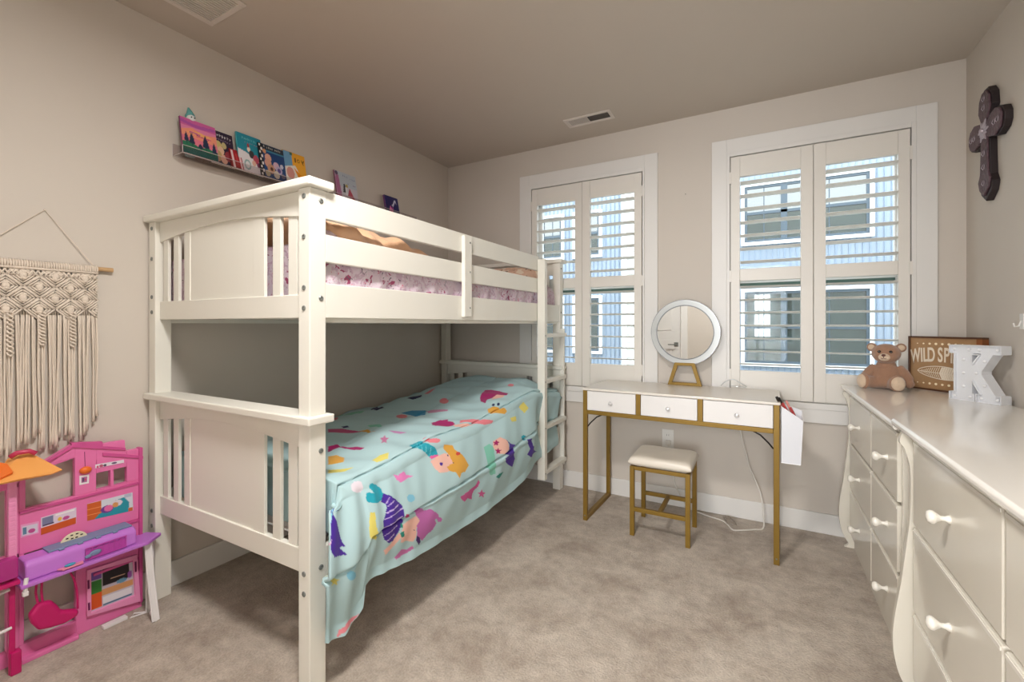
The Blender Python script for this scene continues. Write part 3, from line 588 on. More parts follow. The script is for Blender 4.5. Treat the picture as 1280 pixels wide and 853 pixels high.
struct('trim_2', bx(-12, 12, YB+.2, YN+12, -1.7, -1.5), mat('yard_gravel', (120, 122, 112), .95, bump=.4, bscale=20, vary=.3, vscale=3))
# ================================================================== BUNK BED
BX0, BX1, BY0, BY1 = -2.270, -1.226, .911, 2.960
PW, PD = .055, .060
bed = thing('bunk_bed', ((BX0+BX1)/2, (BY0+BY1)/2, 0), 'cream painted wooden twin bunk bed with slatted ends and ladder along the left wall', 'bunk bed')
ZT, ZM = 1.592, .845          # top of the upper and of the lower posts
def bolt(p, ax, parent, r=.0085):
    g = G(); g.lathe([(r, -.001), (r, .0015), (r*.8, .003), (r*.45, .0032), (r*.4, .0018), (0, .0018)], p, ax, 14)
    part('bolt', g, STEEL, parent)
for (x0, y0, near, front) in ((BX0, BY0, 1, 0), (BX1-PW, BY0, 1, 1), (BX0, BY1-PD, 0, 0), (BX1-PW, BY1-PD, 0, 1)):
    g = G(); g.box(x0, x0+PW, y0, y0+PD, 0, ZM); g.box(x0, x0+PW, y0, y0+PD, ZM+.026, ZT)
    p = part('post', g, BED, bed, bevel=.003)
    if near:
        for z in (1.565, 1.437, 1.276, 1.212, .375, .312): bolt((x0+PW*.5, y0, z), '-y', p)
        if front:
            for z in (1.555, 1.244, .757, .385): bolt((BX1, y0+PD*.68, z), 'x', p)
    elif front:
        for z in (1.555, 1.244): bolt((BX1, y0+PD*.4, z), 'x', p, .006)
# caps running over the posts
for y0 in (BY0-.018, BY1-PD-.018):
    for z in (ZT, ZM):
        part('cap_rail', bx(BX0-.008, BX1+.020, y0, y0+PD+.036, z, z+.027), BED, bed, bevel=.005)
def end_frame(y, zt, zb, zr):
    """arched top board, six slats, one panel, bottom board; y = centre of the boards"""
    x0, x1 = BX0+PW, BX1-PW
    n = 24
    g = G(); lo = []
    for i in range(n+1):
        k = i/n; x = x0+(x1-x0)*k
        lo.append((x, y-.011, zt-.085+.036*math.sin(PI*k)))
    g.prism([(x0, y-.011, zt), *[(p[0], p[1], p[2]) for p in lo], (x1, y-.011, zt)], (0, .022, 0))
    fr = part('end_frame', g, BED, bed, bevel=.002)
    part('bottom_board', bx(x0, x1, y-.011, y+.011, zb, zr), BED, fr, bevel=.002)
    for a, b in ((-2.196, -2.158), (-2.112, -2.072), (-2.028, -1.984), (-1.560, -1.495), (-1.448, -1.405), (-1.364, -1.318)):
        part('slat', bx(a, b, y-.006, y+.006, zr-.01, zt-.05), BED, fr, bevel=.0015)
    part('end_panel', bx(-1.990, -1.552, y-.003, y+.008, zr-.005, zt-.048), BED, fr)
for y in (BY0+.028, BY1-.034):
    end_frame(y, ZT, 1.181, 1.257); end_frame(y, ZM, .362, .437)
# long rails
ya, yb = BY0+PD, BY1-PD
for x0, z0, z1, nm in ((BX1-.024, 1.181, 1.294, 'side_rail'), (BX0+.002, 1.181, 1.294, 'side_rail'), (BX1-.024, .325, .445, 'side_rail'), (BX0+.002, .325, .445, 'side_rail')):
    part(nm, bx(x0, x0+.022, ya, yb, z0, z1), BED, bed, bevel=.003)
LY = 2.535
part('guard_rail', bx(BX1-.024, BX1-.002, ya, LY+.03, 1.502, 1.592), BED, bed, bevel=.003)
part('guard_rail', bx(BX1-.024, BX1-.002, ya, LY+.03, 1.362, 1.452), BED, bed, bevel=.003)
p = part('guard_post', bx(BX1-.002, BX1+.018, 1.722, 1.782, 1.196, 1.580), BED, bed, bevel=.003)
for z in (1.55, 1.41, 1.24): bolt((BX1+.018, 1.765, z), 'x', p, .004)
# mattress supports
for z in (1.196, .42):
    g = G()
    for k in range(12):
        y = ya+.06+k*(yb-ya-.16)/11; g.box(BX0+.024, BX1-.024, y, y+.06, z-.012, z)
    g.box(BX0+.024, BX0+.045, ya, yb, z-.03, z-.012); g.box(BX1-.045, BX1-.024, ya, yb, z-.03, z-.012)
    part('mattress_support', g, BED, bed)
# ladder
lad = part('ladder', bx(BX1+.002, BX1+.052, LY, LY+.040, .185, 1.572), BED, bed, bevel=.003)
for z in (1.090, .800, .510, .226):
    part('rung', bx(BX1-.035, BX1+.046, LY+.040, BY1-PD, z-.012, z+.012) if False else bx(BX1+.004, BX1+.050, LY+.036, BY1-PD+.005, z-.013, z+.013), BED, lad, bevel=.003)
    bolt((BX1+.052, LY+.012, z), 'x', lad, .0035)
part('ladder_rail', bx(BX1+.002, BX1+.030, BY1-PD-.002, BY1-PD+.02, .185, 1.13), BED, lad, bevel=.002)

# ------------------------------------------------------------------ bedding
MATT = mat('mattress_ticking', (226, 224, 222), .85, bump=.2, bscale=300)
def mattress(z0, z1, label):
    g = G(); g.box(BX0+.04, BX1-.065, BY0+.09, BY1-.09, z0, z1)
    o = part('mattress', g, MATT, bevel=.035, seg=4, smooth=False, loc=((BX0+BX1)/2, (BY0+BY1)/2, z0)); tag(o, label, 'mattress')
    g = G()
    for z in (z0+.012, z1-.012):
        a, b, c, d = BX0+.037, BX1-.062, BY0+.087, BY1-.087
        g.tube([(a+.03, c, z), (b-.03, c, z), (b, c+.03, z), (b, d-.03, z), (b-.03, d, z), (a+.03, d, z), (a, d-.03, z), (a, c+.03, z)], .004, 6, True)
    part('piping', g, MATT, o)
mattress(.42, .585, 'white mattress on the lower bunk under the mermaid comforter')
mattress(1.197, 1.375, 'white mattress on the upper bunk under the pink bedding')
# the lower comforter
ts = np.arange(0, TMAX-.075, .0035); ss = np.concatenate([np.arange(0, SMAX, .0035), [SMAX]])
T, S = np.meshgrid(ts, ss, indexing='ij')
px, py, pz = comforter_surface(T, S)
o = painted_grid('comforter', np.stack([px, py, pz], -1), np.stack([T, S], -1), (178, 208, 212), MOTIFS, CLOTHP, solid=-.012, loc=(-1.6, 1.9, .6))
tag(o, 'pale aqua comforter printed with mermaids, fish and coral, draped over the lower bunk', 'comforter')
# pillow under the comforter's head end shows at the ladder side
def pillow(name, c, size, mat_, label, cat='pillow', rot=0, tilt=0, group=None, seed=0):
    n = 28; g = G(); P = {}
    for side in (1, -1):
        rows = []
        for i in range(n+1):
            row = []
            for j in range(n+1):
                u = i/n*2-1; v = j/n*2-1
                e = (1-abs(u)**3.2)*(1-abs(v)**3.2); hgt = size[2]/2*max(0, e)**.5
                sx = size[0]/2*(1-.07*(1-abs(v)**2)*abs(u)**4); sy = size[1]/2*(1-.07*(1-abs(u)**2)*abs(v)**4)
                w = .006*math.sin(9*u+seed)*math.sin(7*v+2*seed)*e
                row.append((u*sx, v*sy, side*hgt+w))
            rows.append(row)
        g.grid(rows)
    bmesh.ops.remove_doubles(g.bm, verts=g.bm.verts, dist=.0004)
    M = Matrix.Translation(c) @ Matrix.Rotation(rot, 4, 'Z') @ Matrix.Rotation(tilt, 4, 'X')
    bmesh.ops.transform(g.bm, matrix=M, verts=g.bm.verts)
    return tag(part(name, g, mat_, smooth=True, loc=c), label, cat, group)
AQUA2 = printmat('aqua_print_pillowcase', (150, 205, 208), [((232, 150, 90), 14, .60, .02), ((50, 120, 170), 17, .64, .02), ((235, 225, 220), 19, .66, .02)])
pillow('pillow', (-1.62, 2.70, .655), (.86, .36, .14), AQUA2, 'aqua printed pillow beneath the head end of the mermaid comforter')
# upper bunk: pink quilt wrapped over the mattress
PINKQ = printmat('pink_llama_print', (222, 205, 216), [((205, 178, 196), 30, .50, .06), ((222, 212, 220), 55, .56, .05), ((168, 84, 118), 20, .645, .02), ((118, 108, 122), 46, .69, .012), ((212, 120, 140), 60, .68, .02)])
def quilt_pt(a, b):
    """a along y, b across (0 wall .. 1 front hem)"""
    y = BY0+.068+a*(BY1-BY0-.136)
    W = .985; Lx = 1.0
    s_ = b*1.30
    endf = min(a, 1-a)*(BY1-BY0-.15)
    bump = .014*math.sin(9*y+5*s_)+.010*math.sin(23*y-9*s_)+.006*math.sin(41*y+17*s_)
    zt = 1.432+bump+.035*math.exp(-((y-1.2)/.5)**2)
    r = .05; x0 = BX0+.035; xe = BX1-.034
    flat = xe-x0-r
    if s_ < flat: x = x0+s_; z = zt
    elif s_ < flat+r*PI/2: q = (s_-flat)/r; x = x0+flat+r*math.sin(q); z = zt-r*(1-math.cos(q))
    else: q = s_-flat-r*PI/2; x = xe+.003*math.sin(33*y)+.004*math.sin(60*y+30*q); z = zt-r-q*1.02
    if endf < .05: z -= (.05-math.sqrt(max(0, .0025-(.05-endf)**2)))*1.5
    return (x, y, max(z, 1.215))
g = G(); g.grid([[quilt_pt(i/150, j/90) for j in range(91)] for i in range(151)])
tag(part('quilt', g, PINKQ, smooth=True, loc=(-1.75, 1.93, 1.4)), 'pale pink printed quilt covering the upper bunk mattress', 'quilt')
for y_ in (BY0+.064, BY1-.064):
    g = G()
    pts = [(BX0+.035, 1.22), (BX1-.040, 1.22), (BX1-.040, 1.36)]+[(x, quilt_pt(.03, .5)[2]-.02) for x in (BX1-.09, -1.7, BX0+.05)]
    g.prism([(x, y_, z) for x, z in pts], (0, .006 if y_ < 2 else -.006, 0)); part('quilt_end', g, PINKQ, bpy.data.objects['quilt'])
# peach fleece throw heaped at the near end
PEACH = mat('peach_fleece', (232, 188, 150), .95, bump=.35, bscale=120, sheen=.4, spec=.1, vary=.05, vscale=9, bdist=.004)
def throw(i, j, n, m):
    u = i/n; v = j/m
    y = 1.005+.66*u; x = -2.12+.84*v
    hy = max(0, 1-(max(0, (u-.45)/.55))**2.2)*(.9+.1*math.cos(2.2*u))*min(1, max(0, u)/.05)**.5
    hx = (math.sin(PI*min(1, v*.88+.12)))**.55 if v < 1 else .0
    hz = .168*hy*hx**.75
    w = .010*math.sin(9*u+6*v+1)+.014*math.sin(26*v-6*u+2*math.sin(5*u))+.010*math.sin(31*u+14*v)+.006*math.sin(60*u-20*v)
    e = min(1, hz/.04)
    return (x+.012*math.sin(9*u), y+.012*math.sin(12*v), 1.425+.012+hz+w*e*.8)
g = G(); g.grid([[throw(i, j, 70, 70) for j in range(71)] for i in range(71)])
o = tag(part('fleece_throw', g, PEACH, smooth=True, loc=(-1.7, 1.3, 1.44), solid=.012), 'rumpled peach fleece throw heaped on the near end of the upper bunk', 'blanket')
PEACHP = printmat('peach_pillowcase', (230, 190, 165), [((120, 70, 40), 22, .62, .02), ((245, 225, 205), 12, .55, .03)])
pillow('pillow', (-1.56, 2.72, 1.490), (.46, .27, .12), PEACHP, 'peach pillow with brown print at the far end of the upper bunk', tilt=.25, seed=2)
# ================================================================== VANITY DESK (built square, then turned a little as it stands)
VZ = .785
dk = thing('vanity_desk', (-.412, 2.745, 0), 'white topped vanity desk with gold metal frame and three drawers under the windows', 'desk')
x0, x1, y0, y1 = -.918, .092, 2.505, 2.968
part('desk_top', bx(x0, x1, y0, y1, VZ-.013, VZ), WTOP, dk, bevel=.0025)
t_ = .025
def bar(g, a, b, t=.0125):
    (xa, ya_, za), (xb, yb_, zb_) = a, b
    g.box(min(xa, xb)-t, max(xa, xb)+t, min(ya_, yb_)-t, max(ya_, yb_)+t, min(za, zb_)-t, max(za, zb_)+t)
for X, nm in ((x0+.017, 'l'), (x1-.017, 'r')):
    for Y in (y0+.018, y1-.018):
        l = part('leg', bx(X-.0125, X+.0125, Y-.0125, Y+.0125, 0, VZ-.013), GOLD, dk, bevel=.002)
        if Y < 2.6:
            g = G(); g.lathe([(.004, 0), (.004, .001), (0, .0015)], (X, Y-.0125, .03), '-y', 10); part('screw', g, STEEL, l)
    part('floor_bar', bx(X-.0125, X+.0125, y0+.03, y1-.03, 0.001, .026), GOLD, dk, bevel=.002)
zr0, zr1 = .632, .655
for Y in (y0+.018, y1-.018):
    part('rail', bx(x0+.03, x1-.03, Y-.0125, Y+.0125, zr0, zr1), GOLD, dk, bevel=.002)
for X in (x0+.017, x1-.017):
    part('side_rail', bx(X-.0125, X+.0125, y0+.03, y1-.03, zr0, zr1), GOLD, dk, bevel=.002)
xs = [-.588, -.267]
for X in xs: part('divider', bx(X-.0125, X+.0125, y0+.004, y0+.029, zr1, VZ-.013), GOLD, dk, bevel=.002)
part('drawer_case', bx(x0+.03, x1-.03, y0+.03, y1-.03, zr1, VZ-.014), WLAM, dk)
for a, b in ((x0+.0305, xs[0]-.0135), (xs[0]+.0135, xs[1]-.0135), (xs[1]+.0135, x1-.0305)):
    dr = part('drawer', bx(a+.001, b-.001, y0+.006, y0+.03, zr1+.002, VZ-.016), WLAM, dk, bevel=.0015)
    g = G(); g.lathe([(.004, 0), (.004, .006), (.010, .009), (.0115, .014), (.009, .020), (0, .022)], ((a+b)/2, y0+.006, .707), '-y', 12)
    part('knob', g, CRYS, dr)
for X, s_ in ((x0+.03, 1), (x1-.03, -1)):
    for Y in (y0+.018, y1-.02):
        g = G(); g.tube([(X, Y, zr0-.075), (X+s_*.02, Y, zr0-.05), (X+s_*.055, Y, zr0-.015), (X+s_*.085, Y, zr0)], .004, 6)
        part('corner_brace', g, BLACK, dk)
# hanging pocket on the right end
POCK = mat('translucent_white_plastic', (228, 230, 236), .4, spec=.5)
hp = thing('hanging_pocket', (.135, 2.56, .5), 'white plastic pocket hanging on the right end of the vanity desk, holding makeup pencils', 'organizer')
a, b, c, d = .094, .178, 2.515, 2.60
w = .002
g = G(); lo, hl, hr = .497, .766, .705
g.prism([(a, c, lo), (b-.006, c, lo), (b+.004, c, hr), (a, c, hl)], (0, w, 0))
g.prism([(a, d, lo), (b-.006, d, lo), (b+.004, d, hr+.035), (a, d, hl+.004)], (0, w, 0))
g.box(a, a+w, c, d, lo, hl-.002); g.prism([(b-.006, c, lo), (b-.006+w, c, lo), (b+.006, c, hr), (b+.004, c, hr)], (0, d-c, 0)); g.box(a, b-.006, c, d, lo, lo+w)
part('pocket', g, POCK, hp)
g = G(); g.tube([(a, c, hl), (b+.005, c, hr), (b+.005, d, hr+.035), (a, d, hl+.004)], .0022, 6, True); g.tube([(a, c, lo), (b-.006, c, lo)], .0022, 6); g.tube([(b-.006, c, lo), (b+.004, c, hr)], .002, 6)
part('rim', g, mat('pocket_edge_white', (245, 245, 248), .4), hp)
for k, (xx, yy, cc, cap, le) in enumerate(((.118, 2.545, (200, 90, 84), 1, .175), (.130, 2.56, (214, 120, 108), 1, .170), (.142, 2.55, (190, 70, 70), 0, .150), (.150, 2.575, (222, 150, 140), 0, .155), (.160, 2.54, (176, 60, 62), 0, .125), (.136, 2.585, (206, 110, 96), 1, .165))):
    b0 = Vector((xx+.016, yy, .668)); le *= .84; dir_ = Vector((-.42-.05*(k % 3), -.04+.03*(k % 2), 1)).normalized()
    o = G().tube([b0, b0+dir_*le], .0055, 8)
    lab = ['red makeup pencil with black cap nearest the desk in the hanging pocket', 'salmon makeup pencil with black cap in the middle of the hanging pocket', 'dark red makeup pencil without cap in the hanging pocket', 'pale pink makeup pencil at the right of the hanging pocket', 'crimson makeup pencil lowest at the front of the hanging pocket', 'orange red makeup pencil with black cap at the back of the hanging pocket'][k]
    m_ = mat('pencil_%d_%d_%d' % cc, cc, .35)
    p = tag(part('makeup_pencil', o, m_, loc=tuple(b0)), lab, 'makeup', 'makeup pencils in the hanging pocket')
    if cap: part('cap', G().tube([b0+dir_*(le-.03), b0+dir_*(le+.006)], .0062, 8), BLACK, p)
# round mirror
mr = thing('vanity_mirror', (-.41, 2.93, VZ), 'round mirror with white lit rim on a gold trapezoid stand, on the vanity desk', 'mirror')
MY, MZ = 2.925, 1.112
g = G(); g.lathe([(.0, -.012), (.196, -.012), (.203, -.004), (.203, .004), (.200, .0065)], (-.41, MY, MZ), '-y', 64)
part('rim', g, mat('mirror_rim_silver', (200, 203, 206), .25, .6), mr, smooth=False)
MIRR = mat('mirror_silvering', (235, 238, 238), .01, 1.)
g = G(); g.lathe([(0, .0072), (.163, .0072)], (-.41, MY, MZ), '-y', 64, caps=False); part('mirror_glass', g, MIRR, mr, recalc=False)
g = G(); g.lathe([(.163, .0066), (.163, .0078), (.169, .0078), (.169, .0066)], (-.41, MY, MZ), '-y', 64, caps=False); part('etched_ring', g, mat('ring_grey', (120, 124, 126), .3), mr)
g = G(); g.lathe([(.169, .0067), (.198, .0067), (.199, .0055)], (-.41, MY, MZ), '-y', 64, caps=False); part('light_band', g, mat('frosted_band', (186, 189, 188), .35, .3), mr)
g = G()
cx = -.41
out_ = [(cx-.100, MY-.01, VZ), (cx-.058, MY-.01, .925), (cx+.058, MY-.01, .925), (cx+.100, MY-.01, VZ)]
inn_ = [(cx-.072, MY-.01, VZ+.018), (cx-.040, MY-.01, .907), (cx+.040, MY-.01, .907), (cx+.072, MY-.01, VZ+.018)]
g.ring_prism(out_, inn_, (0, .022, 0)); g.box(cx-.05, cx+.05, MY+.005, MY+.028, .905, .95)
part('stand', g, GOLD, mr, bevel=.0015)
for o in [o for o in C.objects if o.parent is None and o.name.startswith(('vanity_desk', 'hanging_pocket', 'makeup_pencil', 'vanity_mirror'))]:
    M = Matrix.Translation((-.412, 2.745, 0)) @ Matrix.Rotation(math.radians(-1.3), 4, 'Z') @ Matrix.Translation((.412, -2.745, 0))
    o.location = M @ o.location; o.rotation_euler = (0, 0, math.radians(-1.3))
# small coiled clear cable / glass beads beside the mirror
# ------------------------------------------------------------------ stool
st = thing('vanity_stool', (-.472, 2.612, 0), 'small stool with padded off-white seat and gold metal legs in front of the desk', 'stool')
SX0, SX1, SY0, SY1 = -.632, -.312, 2.462, 2.765
VINYL = mat('cream_vinyl', (226, 218, 204), .3, bump=.15, bscale=14, bdist=.006)
zc = .384
g = G(); n = 26; rows = []
for side in (1, -1):
    rows = []
    for i in range(n+1):
        r = []
        for j in range(n+1):
            u = math.sin((i/n*2-1)*PI/2); v = math.sin((j/n*2-1)*PI/2); e = max(0, (1-abs(u)**12)*(1-abs(v)**12))**.5
            r.append(((SX0+SX1)/2+u*(SX1-SX0+.008)/2, (SY0+SY1)/2+v*(SY1-SY0+.008)/2, zc+.022+(side*.033*e if side > 0 else -.022*e)+(.003*math.sin(5*u+1)*math.sin(4*v) if side > 0 else 0)*e))
        rows.append(r)
    g.grid(rows)
bmesh.ops.remove_doubles(g.bm, verts=g.bm.verts, dist=.0003)
part('seat', g, VINYL, st, smooth=True)
a = .012
for X in (SX0+.016, SX1-.016):
    for Y in (SY0+.016, SY1-.016): part('leg', bx(X-a, X+a, Y-a, Y+a, 0, zc-.002), GOLD, st, bevel=.002)
for Y in (SY0+.016, SY1-.016): part('stretcher', bx(SX0+.028, SX1-.028, Y-.010, Y+.010, .135, .157), GOLD, st, bevel=.002)
part('stretcher', bx((SX0+SX1)/2-.010, (SX0+SX1)/2+.010, SY0+.026, SY1-.026, .135, .157), GOLD, st, bevel=.002)
g = G(); g.box(SX0+.028, SX1-.028, SY0+.006, SY0+.024, .362, .382); g.box(SX0+.028, SX1-.028, SY1-.024, SY1-.006, .362, .382); g.box(SX0+.006, SX0+.024, SY0+.028, SY1-.028, .362, .382); g.box(SX1-.024, SX1-.006, SY0+.028, SY1-.028, .362, .382)
part('seat_frame', g, GOLD, st, bevel=.002)
# ------------------------------------------------------------------ white power cord
CORD = mat('white_cord', (226, 222, 214), .45)
def spline(P, n=8):
    P = [Vector(p) for p in P]; out = []
    for i in range(len(P)-1):
        a, b, c, d = P[max(i-1, 0)], P[i], P[i+1], P[min(i+2, len(P)-1)]
        for k in range(n):
            t = k/n; out.append(.5*((2*b)+(c-a)*t+(2*a-5*b+4*c-d)*t*t+(3*b-a-3*c+d)*t**3))
    out.append(P[-1]); return out
g = G()
g.tube(spline([(-.105, 2.93, .64), (-.10, 2.93, .54), (-.075, 2.94, .42), (-.055, 2.95, .33), (-.03, 2.95, .27), (.005, 2.94, .18), (.018, 2.93, .07), (.015, 2.90, .008), (-.03, 2.86, .006), (-.10, 2.81, .006), (-.135, 2.80, .006), (-.165, 2.86, .006), (-.20, 2.90, .007), (-.30, 2.93, .010), (-.40, 2.965, .03), (-.47, 2.99, .14), (-.505, 2.99, .32), (-.515, 2.985, .40)], 8), .0040, 8)
cd = part('power_cord', g, CORD, smooth=True, loc=(-.1, 2.9, 0)); tag(cd, 'white power cord trailing from the desk along the carpet to the wall outlet', 'cord')
g = G(); g.tube(spline([(-.165, 2.86, .008), (-.19, 2.95, .010), (-.155, 2.955, .012), (-.12, 2.87, .010), (-.165, 2.865, .014), (-.175, 2.92, .014), (-.15, 2.93, .012)], 6), .0034, 6); part('cord_coil', g, mat('grey_cord', (150, 140, 128), .5), cd, smooth=True)
g = G(); g.box(-.53, -.50, 2.978, YB-.011, .388, .418); part('plug', g, CORD, cd, bevel=.003)
# little glass beads on the desk beside the mirror
GLS = mat('clear_bead_glass', (205, 208, 208), .05, .2, coat=.5)
g = G(); g.tube(spline([(-.205, 2.955, VZ+.008), (-.18, 2.95, VZ+.035), (-.14, 2.955, VZ+.05), (-.10, 2.95, VZ+.03), (-.07, 2.955, VZ+.010), (-.11, 2.94, VZ+.012), (-.16, 2.945, VZ+.010)], 8), .0022, 6)
tag(part('clear_cable', g, GLS, smooth=True, loc=(-.14, 2.95, VZ)), 'small coil of clear cable on the vanity desk right of the mirror', 'cable')

# ================================================================== DRESSERS
def dresser(ya, yb_, xe, T_, xd, cols, rows, label, knobs):
    """ya..yb_ along the wall, xe = front edge of the top, xd = drawer front plane"""
    t = thing('dresser', ((xe+XR)/2, (ya+yb_)/2, 0), label, 'dresser', 'matching dressers along the right wall')
    g = G(); r = .012
    pr = [(xe+.004, T_-.022), (xe, T_-.014), (xe, T_-.006), (xe+.005, T_), (XR-.018, T_), (XR-.018, T_-.022)]
    g.prism([(x, ya, z) for x, z in pr], (0, yb_-ya, 0)); part('dresser_top', g, DTOP, t, bevel=.002)
    g = G(); g.prism([(xe+.012, ya+.012, T_-.022), (xe+.018, ya+.012, T_-.030), (XR-.02, ya+.012, T_-.030), (XR-.02, ya+.012, T_-.022)], (0, yb_-ya-.024, 0)); part('moulding', g, DRES, t)
    pa, pb = ya+.045, yb_-.045
    # serpentine end panels: profile of their front edge (x offset ahead of the drawer plane, height)
    prof = [(-.030, T_-.030), (-.036, .795), (-.024, .775), (-.014, .735), (-.010, .70), (-.010, .62), (-.013, .55), (-.022, .46), (-.033, .36), (-.047, .26), (-.053, .19), (-.050, .13), (-.040, .08), (-.026, .045), (-.014, .025), (-.016, .012), (-.030, .0)]
    P = [(xd+a, z) for a, z in prof]
    P2 = []
    for i in range(len(P)-1):
        A = [P[max(i-1, 0)], P[i], P[i+1], P[min(i+2, len(P)-1)]]
        for k in range(4):
            q = k/4; f_ = lambda m: .5*(2*A[1][m]+(A[2][m]-A[0][m])*q+(2*A[0][m]-5*A[1][m]+4*A[2][m]-A[3][m])*q*q+(3*A[1][m]-A[0][m]-3*A[2][m]+A[3][m])*q**3)
            P2.append((f_(0), f_(1)))
    P2.append(P[-1])
    for y in (pa, pb-.022):
        fl = .15 if (y == pa and ya > 1) else 1.
        g = G(); g.prism([(XR-.02, y, 0), (XR-.02, y, T_-.031)]+[(xd+(x-xd)*fl, y, z) for x, z in P2], (0, .022, 0)); part('end_panel', g, DRES, t, bevel=.0015)
    part('carcass', bx(xd+.006, XR-.025, pa+.023, pb-.023, .07, T_-.031), DRES, t)
    part('plinth', bx(xd+.012, XR-.03, pa+.023, pb-.023, .0, .07), DRES, t)
    for c0, c1, kn in cols:
        for (z0, z1) in rows:
            dr = part('drawer', bx(xd-.010, xd+.005, c0, c1, z0, z1), DRES, t, bevel=.003)
            g = G(); g.box(xd-.012, xd-.009, c0+.004, c1-.004, z1-.012, z1-.004); part('edge_bead', g, KNOB, dr)
            for ky in kn:
                g = G(); g.lathe([(.011, -.002), (.010, .003), (.0062, .009), (.006, .017), (.012, .025), (.0165, .031), (.0165, .037), (.012, .043), (0, .0455)], (xd-.010, ky, (z0+z1)/2), '-x', 20)
                part('knob', g, KNOB, dr, smooth=True)
    return t
rowsA = ((.560, .795), (.322, .548), (.085, .310))
dresser(1.872, 2.948, .378, .840, .415, ((2.362, 2.860, (2.605,)), (1.95, 2.350, (2.085,))), rowsA, 'far ivory dresser with six drawers, carrying the teddy bear and letter K', None)
rowsB = ((.555, .810), (.295, .543), (.085, .283))
dresser(.62, 1.866, .372, .856, .416, ((1.205, 1.775, (1.475,)), (.69, 1.193, (.945,))), rowsB, 'near ivory dresser with nothing on its glossy top, in the lower right corner', None)
# ================================================================== TEDDY BEAR
def fuzzy(name, c, inner=None):
    m = mat(name, c, .95, bump=.8, bscale=260, sheen=.5, spec=.05, vary=.10, vscale=40, bdist=.004); return m
FUR = fuzzy('brown_plush', (166, 128, 104)); PAD = fuzzy('cream_plush', (222, 198, 172))
BC = Vector((.552, 2.862, .840))
br = thing('teddy_bear', tuple(BC), 'seated brown teddy bear with cream foot pads on the far dresser', 'teddy bear')
g = G(); B = lambda x, y, z: BC+Vector((x, y, z))
Rz = lambda a: Matrix.Rotation(a, 3, 'Z'); Ry = lambda a: Matrix.Rotation(a, 3, 'Y'); Rx = lambda a: Matrix.Rotation(a, 3, 'X')
g.ball(B(0, 0, .066), (.064, .052, .066)); g.ball(B(0, -.01, .04), (.066, .055, .040)); g.ball(B(0, 0, .115), (.040, .036, .035))
g.ball(B(0, -.012, .176), (.058, .048, .049)); g.ball(B(.0, -.03, .163), (.050, .038, .034))
for s in (-1, 1):
    g.ball(B(s*.056, -.002, .206), (.022, .011, .022))
g.tube([B(.045, 0, .105), B(.066, -.012, .082), B(.083, -.022, .052), B(.086, -.026, .034)], [.022, .023, .022, .016], 12); g.ball(B(.086, -.026, .034), (.021, .021, .022))
g.tube([B(-.045, 0, .105), B(-.064, -.02, .085), B(-.078, -.036, .064)], [.022, .021, .020], 12); g.ball(B(-.079, -.038, .06), .021)
for (a, b) in (((-.03, -.02, .034), (-.082, -.062, .038)), ((.025, -.03, .032), (.046, -.088, .037))):
    g.tube([B(*a), B((a[0]+b[0])/2, (a[1]+b[1])/2, .033), B(*b)], [.032, .030, .030], 14)
    d = (Vector(b)-Vector(a)).normalized(); g.ball(B(*b), (.033, .018, .040), rot=Rz(math.atan2(-d.x, d.y)))
o = part('body', g, FUR, br, remesh=.0035)
def pad(c, r, d, nm, m=PAD):
    d = Vector(d).normalized(); g = G(); g.ball(B(*c), (r[0], r[1], r[2]), rot=Rz(math.atan2(-d.x, d.y))); return part(nm, g, m, br, smooth=True)
pad((-.092, -.071, .038), (.028, .014, .034), (-.052, -.042, 0), 'foot_pad'); pad((.0495, -.0985, .037), (.028, .014, .033), (.021, -.058, 0), 'foot_pad')
for s in (-1, 1): pad((s*.057, -.010, .206), (.014, .006, .014), (0, -1, 0), 'inner_ear')
pad((-.004, -.058, .160), (.024, .020, .019), (0, -1, 0), 'muzzle')
NOSE = mat('bear_nose_thread', (92, 48, 40), .5)
pad((-.006, -.077, .170), (.0085, .005, .006), (0, -1, 0), 'nose', NOSE)
g = G(); g.tube([B(-.006, -.0785, .166), B(-.006, -.078, .157)], .0012, 6); g.tube([B(-.016, -.0745, .156), B(-.011, -.0775, .153), B(-.006, -.078, .157), B(0, -.077, .153), B(.006, -.074, .156)], .0012, 6); part('mouth', g, NOSE, br)
EYE = mat('bear_eye', (22, 14, 12), .1, coat=.5)
for s in (-1, 1): pad((s*.022-.002, -.0555, .186), (.0072, .0050, .0072), (0, -1, 0), 'eye', EYE)
br.rotation_euler = (0, 0, math.radians(-14))

# ================================================================== WOODEN SIGN with lettering
SIGNW = mat('sign_wood_face', (170, 132, 92), .6, vary=.12, vscale=30, bump=.1, bscale=80)
SIGND = mat('sign_wood_frame', (84, 50, 28), .5, vary=.15, vscale=20)
SIGNE = mat('sign_wood_end', (140, 82, 40), .5, vary=.2, vscale=30)
CRM = mat('cream_lettering', (240, 226, 205), .5)
S0 = Vector((.662, 2.972, .840)); S1 = Vector((.858, 2.728, .840)); sd = (S1-S0); SW = sd.length; sd.normalize()
sn_ = Vector((-sd.y, sd.x, 0)); sn_ = -sn_ if sn_.y > 0 else sn_      # faces the room
SHT = .262
sg = thing('lettered_sign', tuple((S0+S1)/2), 'brown wooden sign lettered WILD SPIRIT above a white feather, behind the bear', 'sign')
def sp(u, v, o=0.): return S0+sd*(u*SW)+Vector((0, 0, v*SHT))+sn_*o
def sbox(g, u0, u1, v0, v1, a, b): g.prism([sp(u0, v0, a), sp(u1, v0, a), sp(u1, v1, a), sp(u0, v1, a)], sn_*(b-a))
g = G(); sbox(g, .02, .98, .02, .98, -.030, -.004); part('sign_face', g, SIGNW, sg)
